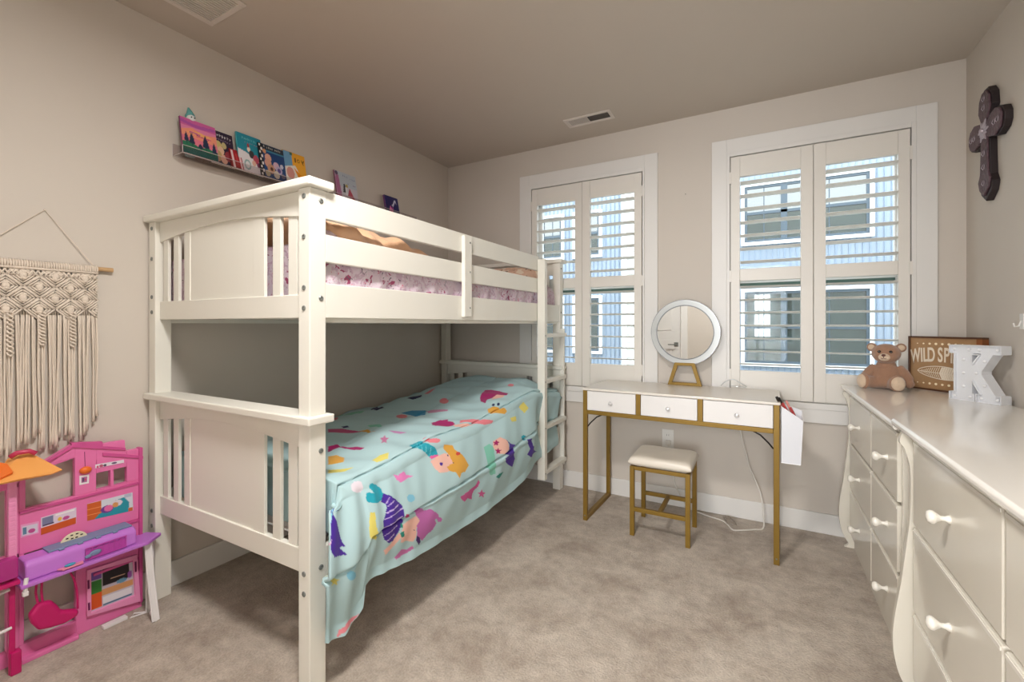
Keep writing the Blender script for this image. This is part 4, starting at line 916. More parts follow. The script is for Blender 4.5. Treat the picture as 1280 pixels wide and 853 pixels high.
g = G(); sbox(g, 0, .024, 0, 1, -.034, .002); sbox(g, .024, 1, 0, .03, -.034, .002); sbox(g, .024, 1, .97, 1, -.034, .002); part('sign_frame', g, SIGND, sg)
g = G(); sbox(g, .93, 1., .03, .97, -.034, .002); part('sign_end', g, SIGNE, sg)
DOT = mat('sign_bulb_hole', (255, 238, 205), .3)
for i in range(9):
    for v in (.865, .125):
        r_ = (.0028, .0038, .0052, .0058, .0052, .0058, .0052, .0045, .003)[i]; g = G()
        c = sp(.13+.0885*i, v+(.0 if v > .5 else .0), -.004); e = [c+sd*(r_*math.cos(k*PI/5))+Vector((0, 0, r_*math.sin(k*PI/5))) for k in range(10)]
        g.prism(e, sn_*.0015); part('bulb_hole', g, DOT, sg)
def text_part(s, u, v, size, cond, parent, rot=0.):
    cu = bpy.data.curves.new('t', 'FONT'); cu.body = s; cu.size = size; cu.extrude = .0006; cu.align_x = 'CENTER'; cu.offset = size*.022
    to = bpy.data.objects.new('t', cu); C.objects.link(to); dg = bpy.context.evaluated_depsgraph_get()
    me = bpy.data.meshes.new_from_object(to.evaluated_get(dg)); C.objects.unlink(to); bpy.data.objects.remove(to)
    M = Matrix(((sd.x*cond, 0, sn_.x), (sd.y*cond, 0, sn_.y), (0, 1, 0))).to_4x4()
    Rr = Matrix.Rotation(rot, 4, 'Z')
    me.transform(Matrix.Translation(sp(u, v, -.0032)-world_loc(parent)) @ M @ Rr)
    me.materials.append(CRM); me.name = 'lettering'
    o = bpy.data.objects.new('lettering', me); C.objects.link(o); o.parent = parent; return o
for i, ch in enumerate('WILD SPIRIT'):
    if ch == ' ': continue
    u = [.105, .195, .250, .330, 0, .455, .540, .605, .667, .732, .790][i]; k = (u-.45)
    text_part(ch, u, .545-.32*k*k, .096, .49 if ch != 'W' else .44, sg, rot=-k*.35)
# feather
g = G()
def fz(u, v): return sp(u, v, -.003)
n = 20
mid_ = [(.13+.74*i/n, .36-.10*math.sin(PI*i/n*.9)*0+.0) for i in range(n+1)]
up_ = [(u, .345-.06*(u-.13)+.125*math.sin(PI*min(1, (u-.13)/.74))**.6) for u, _ in mid_]; dn_ = [(u, .345-.06*(u-.13)-.110*math.sin(PI*min(1, (u-.13)/.74))**.6) for u, _ in mid_]
def strip(g, A, w):
    for (a, b), (c, d) in zip(A, A[1:]): g.prism([fz(a, b), fz(c, d), fz(c, d+w), fz(a, b+w)], sn_*.0008)
strip(g, up_, .014); strip(g, dn_, .014); strip(g, [(u, .345-.06*(u-.13)) for u, _ in mid_], .010)
for i in range(22):
    u = .17+.030*i
    if u > .84: break
    k = min(20, int((u-.13)/.74*n)); c = .35-.06*(u-.13)
    for s_, lim in ((1, up_[k][1]), (-1, dn_[k][1])):
        wide = .026 if .42 < u < .60 else .008
        g.prism([fz(u, c), fz(u+wide, c), fz(min(.87, u+wide+.035), c+(lim-c)*.95), fz(min(.87, u+.035), c+(lim-c)*.95)], sn_*.0007)
part('feather', g, CRM, sg)

# ================================================================== LETTER K
K0 = Vector((.722, 2.618, .840)); K1 = Vector((.836, 2.486, .840)); kd = (K1-K0); KW = kd.length; kd.normalize(); kn = Vector((-kd.y, kd.x, 0)); kn = -kn if kn.y > 0 else kn
KH = .232; KM = mat('white_marquee_paint', (232, 234, 238), .4)
kk = thing('marquee_letter', tuple((K0+K1)/2), 'white marquee letter K with small bulbs standing on the far dresser', 'letter')
out_k = [(0, 1), (.44, 1), (.44, .87), (.50, .87), (.53, 1), (1, 1), (1, .86), (.88, .86), (.63, .55), (.63, .50), (.91, .13), (1, .13), (1, 0), (.55, 0), (.55, .13), (.62, .13), (.46, .385), (.44, .385), (.44, .13), (.50, .13), (.50, 0), (0, 0), (0, .13), (.09, .13), (.09, .87), (0, .87)]
out_k = [(0, 1), (1, 1), (1, .86), (.86, .86), (.64, .55), (.64, .49), (.90, .14), (1, .14), (1, 0), (.54, 0), (.54, .14), (.62, .14), (.455, .37), (.455, .14), (.50, .14), (.50, 0), (0, 0), (0, .14), (.10, .14), (.10, .86), (0, .86)]
hole = [(.455, .84), (.60, .84), (.455, .66)]
def kp(u, v, o): return K0+kd*(u*KW)+Vector((0, 0, v*KH))+kn*o
DPT = .050
g = G()
for lp in ([(0, .86), (1, .86), (1, 1), (0, 1)], [(.10, .14), (.455, .14), (.455, .86), (.10, .86)], [(0, 0), (.50, 0), (.50, .14), (0, .14)], [(.54, 0), (1, 0), (1, .14), (.54, .14)],
           [(.455, .52), (.64, .52), (.64, .55), (.86, .86), (.60, .86), (.455, .66)], [(.455, .52), (.455, .37), (.62, .14), (.90, .14), (.64, .49), (.64, .52)]):
    g.prism([kp(u, v, -DPT) for u, v in lp], kn*(DPT-.006))
part('letter_back', g, KM, kk)
g = G()
def rimseg(a, b):
    a = Vector((a[0]*KW, a[1]*KH)); b = Vector((b[0]*KW, b[1]*KH)); d = (b-a).normalized(); n_ = Vector((-d.y, d.x))*.0018
    q = lambda p: K0+kd*p.x+Vector((0, 0, p.y))
    g.prism([q(a-n_)-kn*DPT, q(b-n_)-kn*DPT, q(b+n_)-kn*DPT, q(a+n_)-kn*DPT], kn*(DPT+.006))
for A in (out_k, hole):
    for a, b in zip(A, A[1:]+A[:1]): rimseg(a, b)
part('raised_edge', g, KM, kk)
BULB = mat('frosted_bulb', (248, 248, 250), .15, coat=.4)
for u, v in ((.08, .93), (.38, .93), (.58, .93), (.92, .93), (.27, .74), (.27, .50), (.27, .26), (.08, .07), (.40, .07), (.68, .73), (.52, .51), (.68, .30), (.62, .07), (.92, .07)):
    g = G(); g.ball(kp(u, v, -.002), .0062, 10, 8); part('bulb', g, BULB, kk, smooth=True)

# ================================================================== WALL CROSS
CR = mat('carved_purple_resin', (92, 70, 78), .45, .25, bump=1., bscale=75, vary=.75, vscale=60, bdist=.006)
CRD = mat('cross_dark_edge', (44, 34, 36), .5, .2, bump=.3, bscale=90)
CRS = mat('pewter_flower', (186, 176, 186), .35, .6)
CY, CZ = 2.715, 2.010; XF = .858
cs = thing('wall_cross', (XR, CY, CZ), 'dark purple carved ornamental cross on the right wall', 'cross')
def lobed(sc=1.):
    P = []
    top = [(-.022, .03), (-.060, .095), (-.052, .150), (-.022, .183), (.022, .183), (.052, .150), (.060, .095), (.022, .03)]
    rt = [(.055, .048), (.110, .062), (.155, .045), (.172, .018), (.172, -.018), (.155, -.045), (.110, -.062), (.055, -.048)]
    bt = [(.032, -.04), (.036, -.12), (.042, -.20), (.062, -.235), (.048, -.275), (0, -.310), (-.048, -.275), (-.062, -.235), (-.042, -.20), (-.036, -.12), (-.032, -.04)]
    lf = [(-a, b) for a, b in rt][::-1]
    P = top+[(.030, .03)]+rt+bt+lf+[(-.030, .03)]
    return [(a*sc, b*sc) for a, b in P]
g = G(); g.prism([(XR, CY-a, CZ+b) for a, b in lobed(1.0)], (XF+.006-XR, 0, 0)); part('cross_body', g, CRD, cs, bevel=.003)
g = G(); L_ = lobed(.93); g.prism([(XF+.006, CY-a, CZ+b) for a, b in L_], (-.008, 0, 0)); part('cross_face', g, CR, cs, bevel=.003)
g = G()
for k in range(12):
    a = 2*PI*k/12; le = .050 if k % 2 == 0 else .036
    c = Vector((XF-.003, CY+math.cos(a)*le*.55, CZ+math.sin(a)*le*.55)); g.ball(c, (.004, le*.5, .0075), 10, 6, rot=Rx(a))
g.ball((XF-.006, CY, CZ), .011, 12, 8)
for (dy, dz) in ((0, .10), (0, .14), (.10, 0), (-.10, 0), (0, -.1), (0, -.16), (0, -.23), (.13, .0), (-.13, .0)):
    for q in (-1, 1):
        q_ = G(); q_.tube([(XF-.001, CY+dy+q*.004, CZ+dz-.012), (XF-.004, CY+dy+q*.014, CZ+dz), (XF-.001, CY+dy+q*.006, CZ+dz+.014)], .0016, 6); part('carved_scroll', q_, CRS, cs, smooth=True)
part('flower_ornament', g, CRS, cs, smooth=True)

yh, zh = on_x(1279, 402, XR)
g = G(); g.box(XR-.006, XR, yh-.016, yh+.012, zh-.03, zh+.03); g.tube([(XR-.005, yh, zh+.005), (XR-.012, yh, zh-.018), (XR-.024, yh, zh-.020), (XR-.027, yh, zh-.006)], .003, 8)
tag(part('wall_hook', g, TRIM, bevel=.001, loc=(XR, yh, zh)), 'small white adhesive hook on the right wall above the near dresser', 'hook')
# ================================================================== PICTURE LEDGES, BOOKS
def ledge(ya, yb_, label):
    t = thing('acrylic_ledge', (XL, (ya+yb_)/2, 1.915), label, 'shelf', 'acrylic ledges on the left wall')
    g = G(); g.box(XL+.001, XL+.085, ya, yb_, 1.911, 1.916); part('ledge_floor', g, ACRY, t)
    part('ledge_lip', bx(XL+.085, XL+.089, ya, yb_, 1.911, 1.945), ACRY, t)
    part('ledge_back', bx(XL+.001, XL+.004, ya, yb_, 1.917, 1.965), ACRY, t)
    g = G(); 
    for y in (ya, yb_): g.tube([(XL+.003, y, 1.965), (XL+.003, y, 1.911), (XL+.088, y, 1.911), (XL+.088, y, 1.945)], .0016, 6)
    g.tube([(XL+.088, ya, 1.945), (XL+.088, yb_, 1.945)], .0013, 6); g.tube([(XL+.088, ya, 1.911), (XL+.088, yb_, 1.911)], .0013, 6)
    part('polished_edge', g, mat('acrylic_edge', (206, 198, 198), .2, coat=.4), t)
ledge(1.005, 1.745, 'clear acrylic wall ledge holding the row of six books'); ledge(1.80, 2.52, 'clear acrylic wall ledge farther back, behind the top rail of the bunk bed')
PAGE = mat('book_pages', (238, 232, 220), .8, bump=.2, bscale=400)
def book(y0, y1, zt, depth, base, shapes, label, th=.010, edge=(60, 50, 60), lean=.035, zb=1.917, name='picture_book', cat='book', group='books on the acrylic ledges'):
    """front cover faces the room, the book leans back against the wall"""
    xb = XL+depth; xt = XL+max(.006, depth-lean)+th*.0
    n, m = 60, 60
    k = np.linspace(0, 1, n); U, V_ = np.meshgrid(k, k, indexing='ij')
    P = np.stack([xb+(xt-xb)*V_, y0+(y1-y0)*U, zb+(zt-zb)*V_], -1)
    nv = Vector((zt-zb, 0, xb-xt)).normalized()
    g = G(); e = EDG(edge)
    a = .0015
    g.prism([Vector((xb, y0+a, zb))-nv*.001, Vector((xb, y1-a, zb))-nv*.001, Vector((xt, y1-a, zt-a))-nv*.001, Vector((xt, y0+a, zt-a))-nv*.001], -nv*(th-.002))
    o = part(name, g, PAGE, loc=(xb, (y0+y1)/2, zb)); tag(o, label, cat, group)
    painted_grid('front_cover', P, np.stack([U, V_], -1), base, shapes, PRINT, o, solid=.001, smooth=False)
    g = G(); q = nv*th; g.prism([Vector((xb, y0, zb))-q, Vector((xb, y1, zb))-q, Vector((xt, y1, zt))-q, Vector((xt, y0, zt))-q], -nv*.0012)
    g.prism([Vector((xb, y0, zb)), Vector((xb, y0, zb))-q, Vector((xt, y0, zt))-q, Vector((xt, y0, zt))], (0, -.0012, 0))
    part('back_cover', g, e, o)
    return o
def EDG(c): return mat('cover_%d_%d_%d' % c, c, .4)
def squig(x0, y0, x1, y1, c, n=9, h=.05):
    """row of small glyph-like marks"""
    out = []
    for i in range(n):
        u = x0+(x1-x0)*(i+.2)/n; w = (x1-x0)/n*.6; y = y0+(y1-y0)*i/n; hh = h*(1 if i % 3 else 1.35)
        out.append((c, [(u, y), (u+w*.35, y), (u+w*.35, y+hh), (u, y+hh)])); out.append((c, [(u, y+hh*.4), (u+w, y+hh*.4), (u+w, y+hh*.6), (u, y+hh*.6)]))
    return out
sky = [((204, 96, 158), rect(0, .78, 1, 1)), ((176, 84, 164), [(0, .86), (.5, .78), (1, .86), (1, .93), (.4, .88), (0, .95)]), ((236, 150, 122), [(0, .45), (1, .4), (1, .72), (.6, .66), (.3, .76), (0, .66)]), ((242, 176, 110), [(.1, .62), (.5, .56), (.9, .62), (.5, .70)]), ((224, 120, 140), [(0, .3), (1, .3), (1, .44), (0, .5)]),
       ((196, 92, 150), [(.2, .62), (.55, .60), (.5, .64), (.25, .66)]), ((214, 96, 130), [(.4, .54), (.85, .56), (.8, .59), (.45, .58)])]
hill = [((38, 116, 84), [(0, 0), (1, 0), (1, .26), (.7, .30), (.45, .26), (.2, .36), (0, .32)]), ((26, 96, 92), [(0, 0), (1, 0), (1, .14), (.5, .18), (0, .12)])]
tree = []
for cx, cy, w, hh in ((.12, .34, .07, .26), (.27, .32, .08, .30), (.66, .30, .10, .36), (.90, .22, .07, .30), (.50, .24, .08, .14)):
    tree += [((28, 44, 74), [(cx-w, cy), (cx+w, cy), (cx+w*.6, cy+hh*.6), (cx, cy+hh), (cx-w*.6, cy+hh*.6)]), ((30, 40, 60), rect(cx-.012, cy-.08, cx+.012, cy))]
book(1.012, 1.158, 2.083, .082, (222, 130, 170), sky+hill+tree+squig(.22, .60, .85, .52, (120, 50, 100), 10, .03), 'picture book with a pink sunset and dark trees on its cover, leftmost on the ledge', edge=(120, 40, 90))
fig = []
for cx, cy, r, c in ((.35, .55, .16, (206, 188, 120)), (.45, .42, .13, (226, 188, 160)), (.30, .25, .17, (190, 160, 110)), (.55, .18, .14, (222, 170, 150)), (.6, .60, .10, (196, 180, 130)), (.75, .30, .16, (150, 60, 70))): fig.append((c, ell(cx, cy, r)))
book(1.135, 1.246, 2.082, .062, (44, 32, 58), fig+squig(.12, .86, .95, .80, (226, 222, 226), 8, .07)+squig(.12, .75, .9, .70, (150, 130, 160), 9, .04), 'dark covered book with fair haired figures, second on the ledge', edge=(30, 22, 40))
book(1.222, 1.276, 2.012, .080, (168, 34, 44), [((236, 214, 216), rect(.10, 0, .28, .95)), ((236, 200, 204), rect(.76, 0, .92, .95)), ((140, 22, 32), rect(.3, .0, .74, .08)), ((200, 60, 66), rect(.46, .2, .58, .8))], 'small red book with white stripes standing in front of the others', edge=(130, 20, 30), th=.012)
tl = [((228, 224, 228), [(0, 0), (1, 0), (1, .34), (.7, .40), (.35, .52), (0, .58)])]
for cx, cy, r, c in ((.45, .62, .07, (236, 214, 196)), (.44, .72, .05, (180, 60, 60)), (.55, .50, .11, (60, 56, 60)), (.72, .40, .12, (190, 80, 100)), (.62, .28, .08, (226, 180, 160)), (.35, .20, .14, (150, 180, 180)), (.35, .20, .09, (226, 224, 226)), (.82, .25, .08, (120, 60, 90))): tl.append((c, ell(cx, cy, r)))
book(1.262, 1.384, 2.112, .068, (34, 138, 158), tl+squig(.2, .86, .9, .84, (120, 196, 206), 9, .05)+squig(.3, .77, .85, .76, (180, 120, 150), 6, .03), 'teal covered picture book with winter figures, tallest on the ledge', edge=(70, 170, 180))
bl = [((26, 26, 30), rect(0, 0, .12, 1))]
for i in range(9): bl.append(((232, 228, 224), rect(.0+.06*(i % 2), .11*i+.02, .06+.06*(i % 2), .11*i+.10)))
bl += [((40, 52, 66), rect(.12, .84, 1, 1)), ((60, 130, 160), rect(.12, .78, 1, .84))]
for cx, cy, r, c in ((.32, .60, .13, (222, 170, 150)), (.30, .44, .14, (214, 160, 140)), (.40, .28, .15, (196, 150, 120)), (.42, .28, .06, (90, 50, 40)), (.62, .42, .12, (206, 170, 186)), (.72, .30, .13, (180, 168, 196)), (.72, .30, .07, (90, 70, 130)), (.60, .14, .12, (206, 196, 180)), (.85, .45, .07, (200, 200, 214)), (.86, .15, .08, (120, 110, 130)), (.25, .12, .10, (190, 180, 150)), (.20, .78, .07, (206, 150, 110))): bl.append((c, ell(cx, cy, r)))
book(1.364, 1.500, 2.092, .083, (28, 66, 118), bl+squig(.18, .90, .95, .88, (214, 208, 196), 12, .05), 'dark blue book with checkered spine and pale characters, fifth on the ledge', edge=(24, 24, 30))
orr = [((110, 160, 196), rect(0, .45, .38, 1)), ((232, 226, 216), [(.18, 1-.45), (.5, .62), (.95, 0), (0, 0), (0, .5)]), ((236, 150, 30), [(.42, .55), (.95, .25), (.95, .0), (.75, 0)]), ((214, 150, 140), ell(.25, .35, .18)), ((70, 110, 90), rect(.3, .9, .42, 1))]
book(1.502, 1.632, 2.104, .076, (240, 172, 52), orr+[((120, 84, 30), rect(.50, .72, .56, .86)), ((120, 84, 30), ell(.68, .79, .06)), ((240, 172, 52), ell(.68, .79, .035)), ((120, 84, 30), [(.80, .86), (.84, .86), (.93, .70), (.89, .70)]), ((120, 84, 30), [(.92, .86), (.97, .86), (.91, .76), (.87, .78)])], 'orange and blue picture book at the right end of the row of six', edge=(224, 190, 90))
gr = [((186, 196, 206), rect(0, .5, 1, 1)), ((176, 110, 150), [(0, .1), (.22, .1), (.16, .85), (.02, .9)]), ((96, 80, 110), ell(.08, .92, .07)), ((60, 60, 66), [(.3, .3), (.45, .3), (.42, .6), (.36, .6)]), ((196, 170, 80), ell(.5, .55, .06)), ((176, 70, 90), [(.5, .2), (.85, .1), (.62, .5)]), ((226, 224, 228), rect(.42, .2, .5, .5))]
book(1.840, 2.000, 2.098, .070, (206, 200, 210), gr+squig(.35, .86, .95, .80, (110, 130, 170), 9, .05)+squig(.55, .62, .95, .6, (130, 110, 160), 6, .04), 'grey and pink picture book standing alone past the bunk bed corner post', edge=(150, 90, 120))
pu = [((226, 110, 180), [(.2, .2), (.35, .5), (.45, .3), (.55, .55), (.5, .15)]), ((214, 214, 240), [(.45, .55), (.55, .45), (.75, .75), (.85, .60), (.80, .85), (.70, .85), (.55, .60)]), ((150, 60, 150), rect(0, 0, 1, .12))]
book(2.245, 2.372, 2.050, .070, (44, 38, 104), pu, 'small dark purple tin case farthest along the left wall', edge=(120, 70, 130), name='tin_case', cat='case', group='books on the acrylic ledges', lean=.03, th=.014)
# doll figurine behind the first book
dl = thing('doll_figurine', (XL+.036, 1.058, 1.917), 'small doll with pointed teal hair peeking over the sunset book', 'figurine')
g = G(); g.lathe([(.018, 0), (.020, .004), (.014, .06), (.010, .11), (.008, .150)], (XL+.036, 1.058, 1.917), 'z', 14); part('dress', g, mat('doll_dress', (150, 190, 200), .5), dl, smooth=True)
g = G(); g.ball((XL+.036, 1.062, 2.092), (.016, .018, .019), 14, 10); part('head', g, mat('doll_skin', (222, 226, 226), .4), dl, smooth=True)
g = G(); g.ball((XL+.030, 1.062, 2.100), (.019, .0205, .017), 14, 8); g.tube([(XL+.032, 1.061, 2.105), (XL+.032, 1.058, 2.122), (XL+.034, 1.052, 2.138)], [.018, .011, .003], 12); part('hair', g, mat('doll_teal_hair', (96, 168, 166), .6), dl, smooth=True)
g = G()
for dy in (-.007, .006): g.ball((XL+.0515, 1.064+dy, 2.093), .0028, 8, 6)
part('eyes', g, BLACK, dl)

# ================================================================== MACRAME WALL HANGING
COT = mat('natural_cotton_cord', (228, 215, 200), .95, bump=.6, bscale=420, sheen=.3, spec=.1, vary=.06, vscale=50, bdist=.002)
my0, my1, mz = .415, .745, 1.378; XM = XL+.016
mw = thing('macrame_hanging', (XL, (my0+my1)/2, mz), 'knotted cotton macrame hanging on a wooden dowel on the left wall', 'wall hanging')
g = G(); g.tube([(XM, my0-.035, mz), (XM, .790, mz)], .0085, 14); part('dowel', g, mat('pale_dowel_wood', (196, 160, 116), .6, vary=.1, vscale=40), mw)
g = G(); g.tube([(XM, my0-.01, mz+.008), (XL+.004, .598, 1.578), (XM, my1-.012, mz+.008)], .0016, 6); g.ball((XL+.005, .598, 1.578), .004, 8, 6); part('hanging_cord', g, COT, mw)
g = G(); ncord = 48; R_ = .0031
cy = lambda i: my0+.006+(my1-my0-.012)*i/(ncord-1)
for i in range(ncord):          # lark's head loops over the dowel
    y = cy(i); g.tube([(XM-.004, y, mz-.014), (XM-.0085, y, mz), (XM-.002, y, mz+.0105), (XM+.009, y, mz+.004), (XM+.0105, y, mz-.006), (XM+.006, y, mz-.018)], R_*1.05, 6)
g.tube([(XM+.009, my0+.003, mz-.018), (XM+.009, my1-.003, mz-.018)], .0042, 8)
part('lark_head_knot', g, COT, mw, smooth=True)
g = G()
pitch = (my1-my0)/4
ztop, zk = mz-.022, 1.195
zrow = (ztop-zk)/4
def dia(yc, zc, w, h):
    for k in range(4):
        f = (k+1)/4; ww, hh = w*f, h*f
        for a in ((-1, 1), (1, 1), (1, -1), (-1, -1)):
            p0 = (XM+.003+.0025*(k % 2), yc+a[0]*ww, zc); p1 = (XM+.003+.0025*(k % 2), yc, zc+a[1]*hh)
            pm = (XM+.006, yc+a[0]*ww*.52, zc+a[1]*hh*.52); g.tube([p0, pm, p1], R_*.95, 6)
    g.ball((XM+.006, yc, zc), (.007, .011, .012), 10, 8)
    for q in (-1, 1): g.ball((XM+.007, yc, zc+q*.010), (.005, .009, .0045), 8, 6)
for r in range(4):
    zc = ztop-zrow*(r+.5)
    for c in range(5):
        yc = my0+pitch*(c+(.5 if r % 2 == 0 else 0))
        if yc < my0+.008 or yc > my1-.006-(.0 if r < 3 else .01):
            if r % 2: 
                s_ = 1 if yc < my0+.01 else -1
                yc2 = my0 if s_ > 0 else my1
                for k in range(3):
                    f = (k+1)/4; g.tube([(XM+.004, yc2+s_*pitch*.5*f, zc), (XM+.004, yc2+s_*.004, zc+zrow*.9*f)], R_, 6); g.tube([(XM+.004, yc2+s_*pitch*.5*f, zc), (XM+.004, yc2+s_*.004, zc-zrow*.9*f)], R_, 6)
            continue
        dia(yc, zc, pitch*.47, zrow*.92)
for i in range(ncord):          # cords passing behind the knots
    y = cy(i); g.tube([(XM-.002, y, ztop), (XM-.002, y+.006*math.sin(i), (ztop+zk)/2), (XM-.002, y, zk)], R_*.8, 5)
for i in range(0, ncord-1): 
    y = cy(i)+.003; s_ = 1 if i % 2 else -1
    g.tube([(XM+.006, y-.006*s_, ztop), (XM+.007, y+.008*s_, ztop-.022)], R_*.9, 5)
part('knot_panel', g, COT, mw, smooth=True)
g = G(); rr = random.Random(3)
for i in range(ncord):
    y = cy(i); f = (y-my0)/(my1-my0); zl = .775 - .045*((1-f)*4 % 1) - .03*rr.random() + .05*max(0, (f-.85)/.15)
    if abs(f-.25) < .05 or abs(f-.62) < .05: zl -= .03
    cl = my0+pitch/2*round((y-my0)/(pitch/2)); pull = .35
    amp = .004*rr.random(); ph = rr.random()*6
    ye = y+(cl-y)*pull+.006*(rr.random()-.5)
    n = 14; P = []
    for k in range(n+1):
        q = k/n; P.append((XM-.002+.006*(i % 2)+.003*math.sin(ph+4*q), y+(ye-y)*q**.7+amp*math.sin(ph+7*q)*q, zk+(zl-zk)*q))
    g.tube(P, [R_*1.0]*(n-1)+[R_*1.25, R_*1.7], 6)
part('fringe', g, COT, mw, smooth=True)
g = G()
for f in (.04, .28, .52, .77):     # twisted sennits
    yc = my0+(my1-my0)*f; n = 40
    L_ = (.10, .155, .12, .13)[int(f*4)] 
    for s_ in (0, PI): g.tube([(XM+.008+.004*math.cos(k*.8+s_), yc+.0075*math.sin(k*.8+s_), zk+.01-L_*k/n) for k in range(n+1)], .0034, 6)
part('twisted_sennit', g, COT, mw, smooth=True)
LAMP, SKYS, EXPO, HALL_FILL = 32, 5.0, 0.36, 70
# ================================================================== DOLLHOUSE
PK = mat('pink_toy_plastic', (232, 120, 178), .35, vary=.02); PK2 = mat('light_pink_toy_plastic', (238, 150, 196), .4); MAG = mat('magenta_toy_plastic', (196, 24, 104), .3)
PUR = mat('lilac_toy_plastic', (196, 120, 214), .3, bump=.05, bscale=60); BLG = mat('slate_blue_toy_plastic', (122, 140, 176), .5); ORG = mat('orange_toy_plastic', (240, 168, 90), .4); DORG = mat('deep_orange_toy_plastic', (236, 116, 40), .35)
WHT = mat('white_toy_plastic', (232, 228, 228), .4); RED = mat('rose_red_toy_plastic', (190, 50, 90), .35)
HX = -2.225
def hp_(u, v, x=HX):
    y, z = on_x(u, v, x); return Vector((x, y, max(z, .0)))
dh = thing('dollhouse', (-2.2, .70, 0), 'pink plastic dollhouse with orange roof and lilac balcony beside the bunk bed', 'dollhouse')
# ---- back shell with real openings, in (y, z)
YA, YR = hp_(24, 700).y, hp_(177.5, 650).y
def yz(u, v): p = hp_(u, v); return (p.y, p.z)
g = G(); th = .022
def slab(pts, d=th, x=HX, gg=None):
    (gg or g).prism([(x, a, b) for a, b in pts], (-d, 0, 0))
y_l = YA; y_w0 = yz(32, 600)[0]; y_w1 = yz(93.5, 600)[0]; y_s0 = yz(120.5, 600)[0]; y_s1 = yz(138, 600)[0]; y_s2 = yz(142.4, 600)[0]; y_s3 = yz(158.5, 600)[0]
z_sill = yz(62, 629)[1]; z_bw = yz(62, 662)[1]; z_ft = .50
zs0, zs1 = yz(139, 608)[1], yz(139, 588)[1]
zw1 = yz(93, 576)[1]
zB = .366    # level of the balcony floor line of the shell
ridge = yz(90, 556)
# upper storey pieces around the openings
slab([(y_l, zB), (YR, zB), (YR, z_sill), (y_l, z_sill)])
slab([(y_l, z_sill), (y_w0, z_sill), (y_w0, .66), (y_l, .62)])
slab([(y_w1, z_sill), (y_s0, z_sill), (y_s0, .70), (y_w1, .705)])
slab([(y_s0, z_sill), (YR, z_sill), (YR, zs0), (y_s0, zs0)])
slab([(y_s1, zs0), (y_s2, zs0), (y_s2, zs1), (y_s1, zs1)])
slab([(y_s3, zs0), (YR, zs0), (YR, .652), (y_s3, .652)])
slab([(y_s0, zs1), (y_s3, zs1), (y_s3, .652), (yz(157, 570)[0], .655), (yz(156.3, 560)[0], .697), (y_s0, .70)])
slab([(y_w0, zw1-.005), (y_w1, zw1+.012), (y_w1, .705), ridge, (yz(59, 575)[0], yz(59, 575)[1]), (y_w0, .655)])
slab([yz(56, 578), yz(90, 556.5), yz(127.5, 555.5), yz(128, 561), yz(156.5, 563), yz(156.6, 569), yz(178, 573), yz(178, 578), yz(158, 579), yz(120, 576), yz(93, 573), yz(57, 586)], th-.002, HX-.001)
part('upper_shell', g, PK, dh, bevel=.002)
g = G()
slab([yz(88, 553.6), yz(127.5, 552), yz(128, 558), yz(156.5, 560), yz(156.6, 563), yz(90, 559.5)], .02, HX+.006)
slab([yz(56, 577), yz(90, 556), yz(90, 560), yz(56, 581)], .02, HX+.0065)
slab([yz(128, 566), yz(178.5, 570), yz(178.5, 573.5), yz(128, 570)], .02, HX+.0055)
slab([(YR-.012, 0.02), (YR, 0.02), (YR, .655), (YR-.012, .655)], .03, HX+.008)
slab([(y_l, z_sill-.012), (YR-.012, z_sill-.012), (YR-.012, z_sill-.004), (y_l, z_sill-.004)], .03, HX+.006)
for z in (zB-.01, .20): slab([(y_s0-.01, z), (YR-.012, z), (YR-.012, z+.010), (y_s0-.01, z+.010)], .03, HX+.006)
part('roof_edge', g, mat('darker_pink_toy_plastic', (208, 84, 150), .35), dh, bevel=.001)
# lower storey
g = G()
yc0, yc1 = yz(95, 730)[0], yz(108, 730)[0]
slab([(y_l, .0), (yc0, .0), (yc0, .055), (y_l, .055)]); slab([(yc0, 0), (YR, 0), (YR, zB), (yc0, zB)])
slab([(y_l, .055), (y_l+.012, .055), (y_l+.012, zB), (y_l, zB)])
g.box(HX-th, HX+.03, y_l, yc0, 0, .014)
part('lower_shell', g, PK, dh, bevel=.002)
# printed room pictures on the shell (thin stickers)
def sticker(quad, base, shapes, nm='wall_print', off=.0012, x=HX):
    """quad: TL, TR, BR, BL in pixels of the shell plane"""
    q = [hp_(u, v, x) for u, v in quad]; n = 50
    k = np.linspace(0, 1, n); U, V_ = np.meshgrid(k, k, indexing='ij')
    TL, TR, BR, BL = [np.array(p) for p in q]
    P = (BL*(1-U[..., None])+BR*U[..., None])*(1-V_[..., None])+(TL*(1-U[..., None])+TR*U[..., None])*V_[..., None]
    P[..., 0] += off
    painted_grid(nm, P, np.stack([U, V_], -1), base, shapes, PRINT, dh, solid=.001, smooth=False)
def b2(*p): return [(90+a/7.42, 545+b/7.42) for a, b in p]
def b1(*p): return [(a/6.56, 550+b/6.56) for a, b in p]
def b4(*p): return [(90+a/5.683, 640+b/5.683) for a, b in p]
sticker(b2((140, 632), (560, 525), (567, 692), (140, 790)), (214, 218, 230), [((206, 96, 40), rect(0, 0, .30, 1)), ((236, 150, 90), rect(0, .3, .3, .34)), ((236, 150, 90), rect(0, .62, .3, .66)), ((206, 110, 60), rect(.85, 0, 1, .2)), ((40, 150, 170), [(.15, 0), (.88, 0), (.92, .5), (.80, .85), (.60, .8), (.5, .45), (.25, .25)]), ((110, 60, 150), ell(.42, .42, .14, .22)), ((232, 110, 170), ell(.45, .45, .10, .18)), ((224, 214, 226), ell(.64, .62, .12, .18)), ((214, 150, 90), ell(.60, .55, .07, .14)), ((180, 190, 210), rect(.80, .80, .97, .98))])
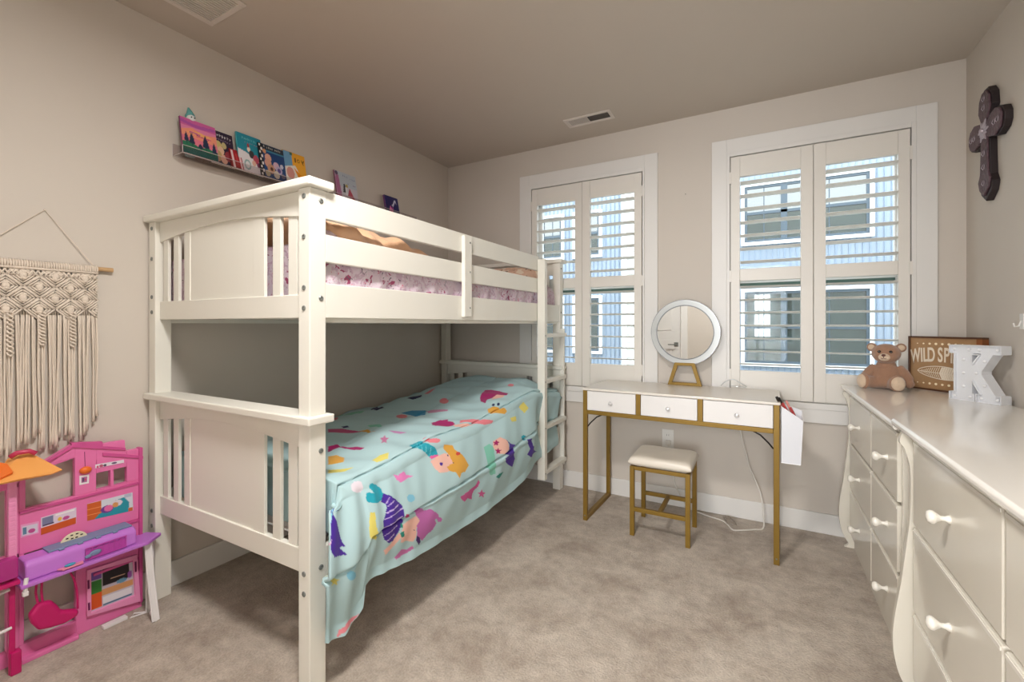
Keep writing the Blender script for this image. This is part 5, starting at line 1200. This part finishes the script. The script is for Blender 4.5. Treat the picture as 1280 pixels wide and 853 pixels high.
sticker(b1((335, 640), (625, 555), (625, 685), (335, 782)), (220, 206, 226), [((206, 86, 36), rect(0, 0, 1, .40)), ((120, 124, 160), rect(.03, .45, .34, .95)), ((80, 60, 90), rect(.05, .45, .36, .55)), ((236, 190, 80), ell(.52, .6, .06, .12)), ((190, 80, 150), ell(.70, .55, .10, .12)), ((240, 236, 240), rect(.4, .85, .95, .95))])
sticker(b1((168, 700), (318, 668), (318, 765), (170, 805)), (232, 160, 206), [((214, 206, 226), rect(.08, .12, .92, .85)), ((90, 130, 160), rect(.12, .2, .32, .75)), ((196, 80, 150), ell(.6, .35, .2, .18))])
sticker(b2((215, 268), (480, 222), (482, 256), (215, 310)), (232, 226, 236), [((190, 90, 120), ell(.2, .5, .07, .35)), ((70, 60, 90), ell(.33, .45, .05, .3)), ((200, 60, 110), ell(.08, .4, .04, .3)), ((100, 80, 120), ell(.65, .6, .1, .25)), ((214, 120, 170), rect(0, 0, 1, .22))])
sticker(b2((68, 372), (158, 358), (155, 440), (68, 458)), (240, 236, 240), [((176, 110, 160), rect(.2, .2, .8, .8)), ((90, 70, 110), rect(.3, .3, .5, .7)), ((206, 70, 120), ell(.62, .5, .12))])
g = G(); c = hp_(106.5, 586.5); g.ball(c+Vector((.004, 0, -.004)), (.012, .018, .014), 14, 8); part('printed_lamp', g, DORG, dh, smooth=True)
g = G(); g.tube([hp_(105.6, 565)+Vector((.001, 0, 0)), c+Vector((.001, 0, 0))], .001, 5); part('lamp_cord', g, mat('dark_pink_line', (150, 60, 110), .4), dh)
# lower right room
g = G(); q = [hp_(u, v) for u, v in b4((100, 412), (455, 300), (478, 632), (98, 740))]
g.ring_prism([p+Vector((.012, 0, 0)) for p in q], [p*1 for p in [hp_(u, v)+Vector((.012, 0, 0)) for u, v in b4((128, 430), (428, 340), (440, 590), (130, 712))]], (-.012, 0, 0)); part('door_frame', g, PK2, dh, bevel=.0015)
sticker(b4((128, 430), (428, 340), (440, 590), (130, 712)), (196, 188, 202), [((120, 80, 170), rect(.0, .76, .26, 1)), ((50, 130, 50), rect(.0, .42, .26, .74)), ((214, 84, 30), rect(.0, .04, .26, .42)), ((28, 22, 30), rect(.28, .55, .90, 1.0)), ((230, 190, 160), rect(.45, .66, .80, .69)), ((206, 150, 100), rect(.25, .30, 1, .46)), ((110, 160, 190), ell(.72, .52, .13, .06)), ((150, 90, 170), ell(.92, .62, .06, .1)), ((226, 224, 230), rect(.28, .08, .95, .26)), ((60, 110, 140), rect(.28, .04, .95, .08))])
g = G()
for a, b in (((106, 480), (108, 540)), ((110, 640), (112, 690)), ((440, 350), (442, 420))):
    pa_, pb__ = [hp_(*b4(q_)[0])+Vector((.014, 0, 0)) for q_ in (a, b)]; part('hinge', G().tube([pa_, pb__], .003, 6), mat('plum_toy_plastic', (120, 30, 90), .4), dh)
g = G(); a = hp_(*b4((230, 728))[0], -2.17); b = hp_(*b4((385, 660))[0], -2.19); g.box(-2.20, -2.175, a.y, b.y, .0, .012); part('white_foot', g, WHT, dh, bevel=.002)
# balcony
zb_ = .300
g = G(); g.prism([(HX, .500, zb_), (-2.118, .500, zb_), (-2.118, .850, zb_), (-2.165, .912, zb_), (HX, .885, zb_)], (0, 0, -.012)); part('balcony_floor', g, PUR, dh, bevel=.002)
g = G(); bxr = [(HX+.002, zb_), (-2.136, zb_), (-2.141, zb_+.052), (-2.155, zb_+.066), (HX+.002, zb_+.066)]
g.prism([(x, .515, z) for x, z in bxr], (0, .305, 0)); part('balcony_pool', g, PUR, dh, bevel=.008, seg=3)
g = G(); g.box(HX+.004, -2.158, .575, .812, zb_+.0665, zb_+.072)
for k in range(4): g.box(-2.160, -2.150, .60+.05*k, .615+.05*k, zb_+.064, zb_+.070)
part('pool_cover', g, BLG, dh, bevel=.002)
g = G(); X = -2.1345
g.box(X-.002, X+.002, .665, .785, zb_+.004, zb_+.008); g.box(X-.002, X+.002, .665, .785, zb_+.044, zb_+.048)
for k in range(8): g.box(X-.002, X+.002, .665+.0165*k, .669+.0165*k, zb_+.008, zb_+.044)
g.box(X-.0005, X+.0005, .665, .785, zb_+.006, zb_+.040)
part('lattice_panel', g, mat('orchid_toy_plastic', (186, 70, 170), .35), dh)
g = G(); g.ball((X+.003, .692, zb_+.024), (.004, .018, .010), 12, 8); g.ball((X+.003, .672, zb_+.018), (.004, .010, .007), 12, 8); part('fish_ornament', g, BLG, dh, smooth=True)
g = G(); g.prism([(-2.138, .590, zb_+.003), (-2.118, .600, zb_+.003), (-2.118, .655, zb_+.003), (-2.138, .660, zb_+.003)], (0, 0, .006)); part('diving_board', g, mat('coral_toy_plastic', (234, 140, 170), .4), dh, bevel=.002)
g = G(); g.ball((-2.128, .622, zb_+.013), (.007, .016, .005), 12, 6); part('float', g, mat('teal_toy_plastic', (70, 160, 190), .4), dh, smooth=True)
# round perforated seat behind the pool cover
g = G(); c = Vector((HX+.018, .655, zb_+.062)); outl = [c+Vector((0, .038*math.cos(PI*k/16), .036*math.sin(PI*k/16))) for k in range(17)]
g.prism(outl, (.006, 0, 0)); p = part('round_headboard', g, mat('cream_toy_plastic', (232, 222, 190), .5), dh, bevel=.0015)
g = G()
for r_, n_ in ((.028, 6), (.016, 4)):
    for k in range(n_):
        a = PI*(k+.5)/n_; cc = c+Vector((.0062, r_*math.cos(a), r_*math.sin(a))); g.box(cc.x, cc.x+.0008, cc.y-.0035, cc.y+.0035, cc.z-.002, cc.z+.002)
part('perforation', g, BLACK, p)
# white fold-out legs of the balcony
g = G()
top_a = Vector((-2.185, .885, zb_-.012)); top_b = Vector((-2.150, .860, zb_-.012)); bot_a = Vector((-2.150, .865, .004)); bot_b = Vector((-2.060, .850, .004))
for a, b in ((top_a, bot_a), (top_b, bot_b)):
    for o_ in (-.010, .010): g.tube([a+Vector((0, o_, 0)), (a+b)/2+Vector((-.006, o_, 0)), b+Vector((0, o_, 0))], .0034, 6)
    m_ = (a+b)/2+Vector((-.006, 0, 0)); w_ = Vector((0, .009, 0)); g.prism([a-w_, a+w_, m_+w_, m_-w_], (.0015, 0, 0)); g.prism([m_-w_, m_+w_, b+w_, b-w_], (.0015, 0, 0))
    for k in range(14):
        q = a.lerp(b, (k+.5)/14)+Vector((-.006*math.sin(PI*(k+.5)/14), 0, 0)); g.tube([q+Vector((0, -.010, 0)), q+Vector((0, .010, 0))], .0022, 5)
g.tube([bot_a, bot_b], .004, 6); g.tube([bot_a, Vector((-2.19, .83, .004)), Vector((-2.17, .81, .004)), bot_a], .003, 6)
part('folding_leg', g, WHT, dh)
g = G(); g.tube([(-2.13, .515, .318), (-2.125, .512, .30), (-2.128, .512, .268)], .006, 8); g.box(-2.135, -2.12, .505, .518, .262, .275); part('white_clip', g, WHT, dh)
# hanging chair
def b3(*p, x=-2.175): return [hp_(a/5.02, 640+b/5.02, x) for a, b in p]
g = G(); seat = b3((165, 640), (228, 562), (310, 545), (345, 575), (372, 608), (480, 600), (474, 640), (385, 690), (300, 716), (228, 732), (182, 690))
g.prism(seat, (.030, 0, 0)); ch = part('swing_chair', g, MAG, dh, bevel=.010, seg=3)
g = G(); X_ = Vector((.015, 0, 0))
for P in (((222, 424), (215, 500), (228, 566)), ((255, 420), (250, 490), (258, 560)), ((425, 365), (455, 420), (474, 500), (478, 600))): g.tube([p+X_ for p in spline(b3(*P), 6)], .0035, 8)
g.tube([p+X_ for p in spline(b3((255, 560), (262, 640), (300, 716)), 6)], .004, 6)
part('chair_strap', g, MAG, ch)
# front column, post, roof wing
CX = -2.165
y0_, y1_ = on_x(10.5, 650, CX)[0], on_x(21.5, 650, CX)[0]
g = G(); g.box(CX-.012, CX, y0_, y1_, on_x(15, 700, CX)[1]-.05, on_x(15, 602, CX)[1])
for k in range(14):
    z = on_x(15, 604, CX)[1]-.016*k; g.box(CX, CX+.0015, y0_+.001, y1_-.004, z-.013, z-.002)
part('brick_column', g, PK2, dh, bevel=.001)
g = G(); g.box(CX-.010, CX+.002, on_x(11, 760, CX)[0], on_x(19.5, 760, CX)[0], 0, on_x(15, 722, CX)[1]); g.box(CX-.016, CX+.012, on_x(12, 790, CX)[0], on_x(26, 790, CX)[0], 0, .075)
part('magenta_post', g, MAG, dh, bevel=.003)
MAGT = mat('tinted_magenta_box', (176, 40, 130), .15, coat=.3)
g = G(); g.box(CX-.004, CX+.03, .33, y1_-.004, on_x(10, 722, CX)[1], on_x(10, 697, CX)[1]); part('tinted_tub', g, MAGT, dh, bevel=.003)
g = G(); z = on_x(10, 728, CX)[1]; g.box(CX-.006, CX+.035, .33, y1_, z-.006, z+.006); part('pink_rail', g, MAG, dh, bevel=.002)
z = on_x(6, 738, CX)[1]; part('white_bar', G().tube([(CX+.03, .33, z-.02), (CX+.01, y0_, z)], .005, 8), WHT, dh); z = on_x(8, 787, CX)[1]; part('white_bar', G().tube([(CX+.02, .33, z-.01), (CX+.004, y0_+.006, z)], .005, 8), WHT, dh)
# left wing shell continues toward the camera
g = G(); slab([(.30, 0), (y_l, 0), (y_l, .05), (.30, .05)]); slab([(.30, .355), (y_l, .355), (y_l, .375), (.30, .375)]); slab([(.30, .0), (.325, 0), (.325, .63), (.30, .63)]); slab([(y_l-.03, .05), (y_l, .05), (y_l, .62), (y_l-.03, .62)])
slab([(.30, .60), (y_l, .60), (y_l, .63), (.30, .63)])
part('left_wing', g, PK, dh, bevel=.002)
# roof wing (tilted panel)
def rf(u, v, x): y, z = on_x(u, v, x); return Vector((x, y, z))
A = rf(78, 587, -2.115); Bq = rf(46, 570, -2.19); Cq = rf(9, 574, -2.225); D = rf(-14, 608, -2.11); E_ = rf(24, 599, -2.10); Fq = rf(64, 592.5, -2.10)
nrm = (Bq-A).cross(D-A).normalized()
if nrm.z < 0: nrm = -nrm
g = G(); g.prism([A, Bq, rf(30.5, 564.5, -2.22), Cq, D, E_, Fq], -nrm*.006); part('roof_panel', g, ORG, dh, bevel=.0015)
c0 = (Cq+D)/2; g = G(); m1 = [rf(0, 579, -2.19), rf(9, 581, -2.18), rf(16.5, 591, -2.13), rf(-8, 603, -2.115), rf(-12, 590, -2.15)]
g.prism([p+nrm*.004 for p in m1], -nrm*.010); part('roof_hatch', g, DORG, dh, bevel=.0015)
g = G(); g.tube([rf(12, 573, -2.19)+nrm*.004, rf(20, 570, -2.19)+nrm*.012, rf(36, 567.5, -2.19)+nrm*.012, rf(45, 568.5, -2.18)+nrm*.004], .008, 10); part('roof_handle', g, RED, dh, smooth=True)

# ================================================================== CAMERA, LIGHT, WORLD
cam = bpy.data.cameras.new('camera'); co = bpy.data.objects.new('camera', cam); C.objects.link(co)
cam.sensor_width = 36; cam.lens = 36*F_PX/1280; cam.shift_y = -(426.5-406)/1280; cam.clip_start = .02
co.location = (0, 0, CAM_H); co.rotation_euler = (PI/2, 0, YAW)
bpy.context.scene.camera = co
def area(name, loc, rot, size, power, col, shape='DISK', sy=None):
    l = bpy.data.lights.new(name, 'AREA'); l.shape = shape; l.size = size; l.energy = power; l.color = lin(col) if max(col) > 1 else col
    if sy: l.size_y = sy
    o = bpy.data.objects.new(name, l); C.objects.link(o); o.location = loc; o.rotation_euler = rot; return o
area('ceiling_lamp', (-.62, .45, H-.10), (0, 0, 0), .34, LAMP, (255, 250, 246))
area('hall_fill_light', (-.05, -2.54, 1.35), (PI/2, 0, 0), 1.36, HALL_FILL, (250, 252, 255), 'RECTANGLE', 1.66)  # invented source, fills the room with soft light from behind the camera
for n, (a, b) in enumerate((W1, W2)):
    l = bpy.data.lights.new('portal', 'AREA'); l.shape = 'RECTANGLE'; l.size = b-a; l.size_y = WZ1-WZ0; l.cycles.is_portal = True
    o = bpy.data.objects.new('window_portal', l); C.objects.link(o); o.location = ((a+b)/2, YB+.14, (WZ0+WZ1)/2); o.rotation_euler = (-PI/2, 0, 0)
w = bpy.data.worlds.new('sky'); bpy.context.scene.world = w; w.use_nodes = True
N, L = w.node_tree.nodes, w.node_tree.links
bg = N['Background']; bg.inputs['Strength'].default_value = SKYS
tc = N.new('ShaderNodeTexCoord'); sx = N.new('ShaderNodeSeparateXYZ'); L.new(tc.outputs['Generated'], sx.inputs[0])
cr = N.new('ShaderNodeValToRGB'); cr.color_ramp.elements[0].position = 0; cr.color_ramp.elements[0].color = (.94, .97, 1, 1); cr.color_ramp.elements[1].position = .6; cr.color_ramp.elements[1].color = (.88, .94, 1, 1)
L.new(sx.outputs['Z'], cr.inputs['Fac']); L.new(cr.outputs['Color'], bg.inputs['Color'])
vs = bpy.context.scene.view_settings; vs.view_transform = 'Standard'; vs.look = 'None'; vs.gamma = 1; vs.use_curve_mapping = False; vs.exposure = EXPO
bpy.context.scene.display_settings.display_device = 'sRGB'
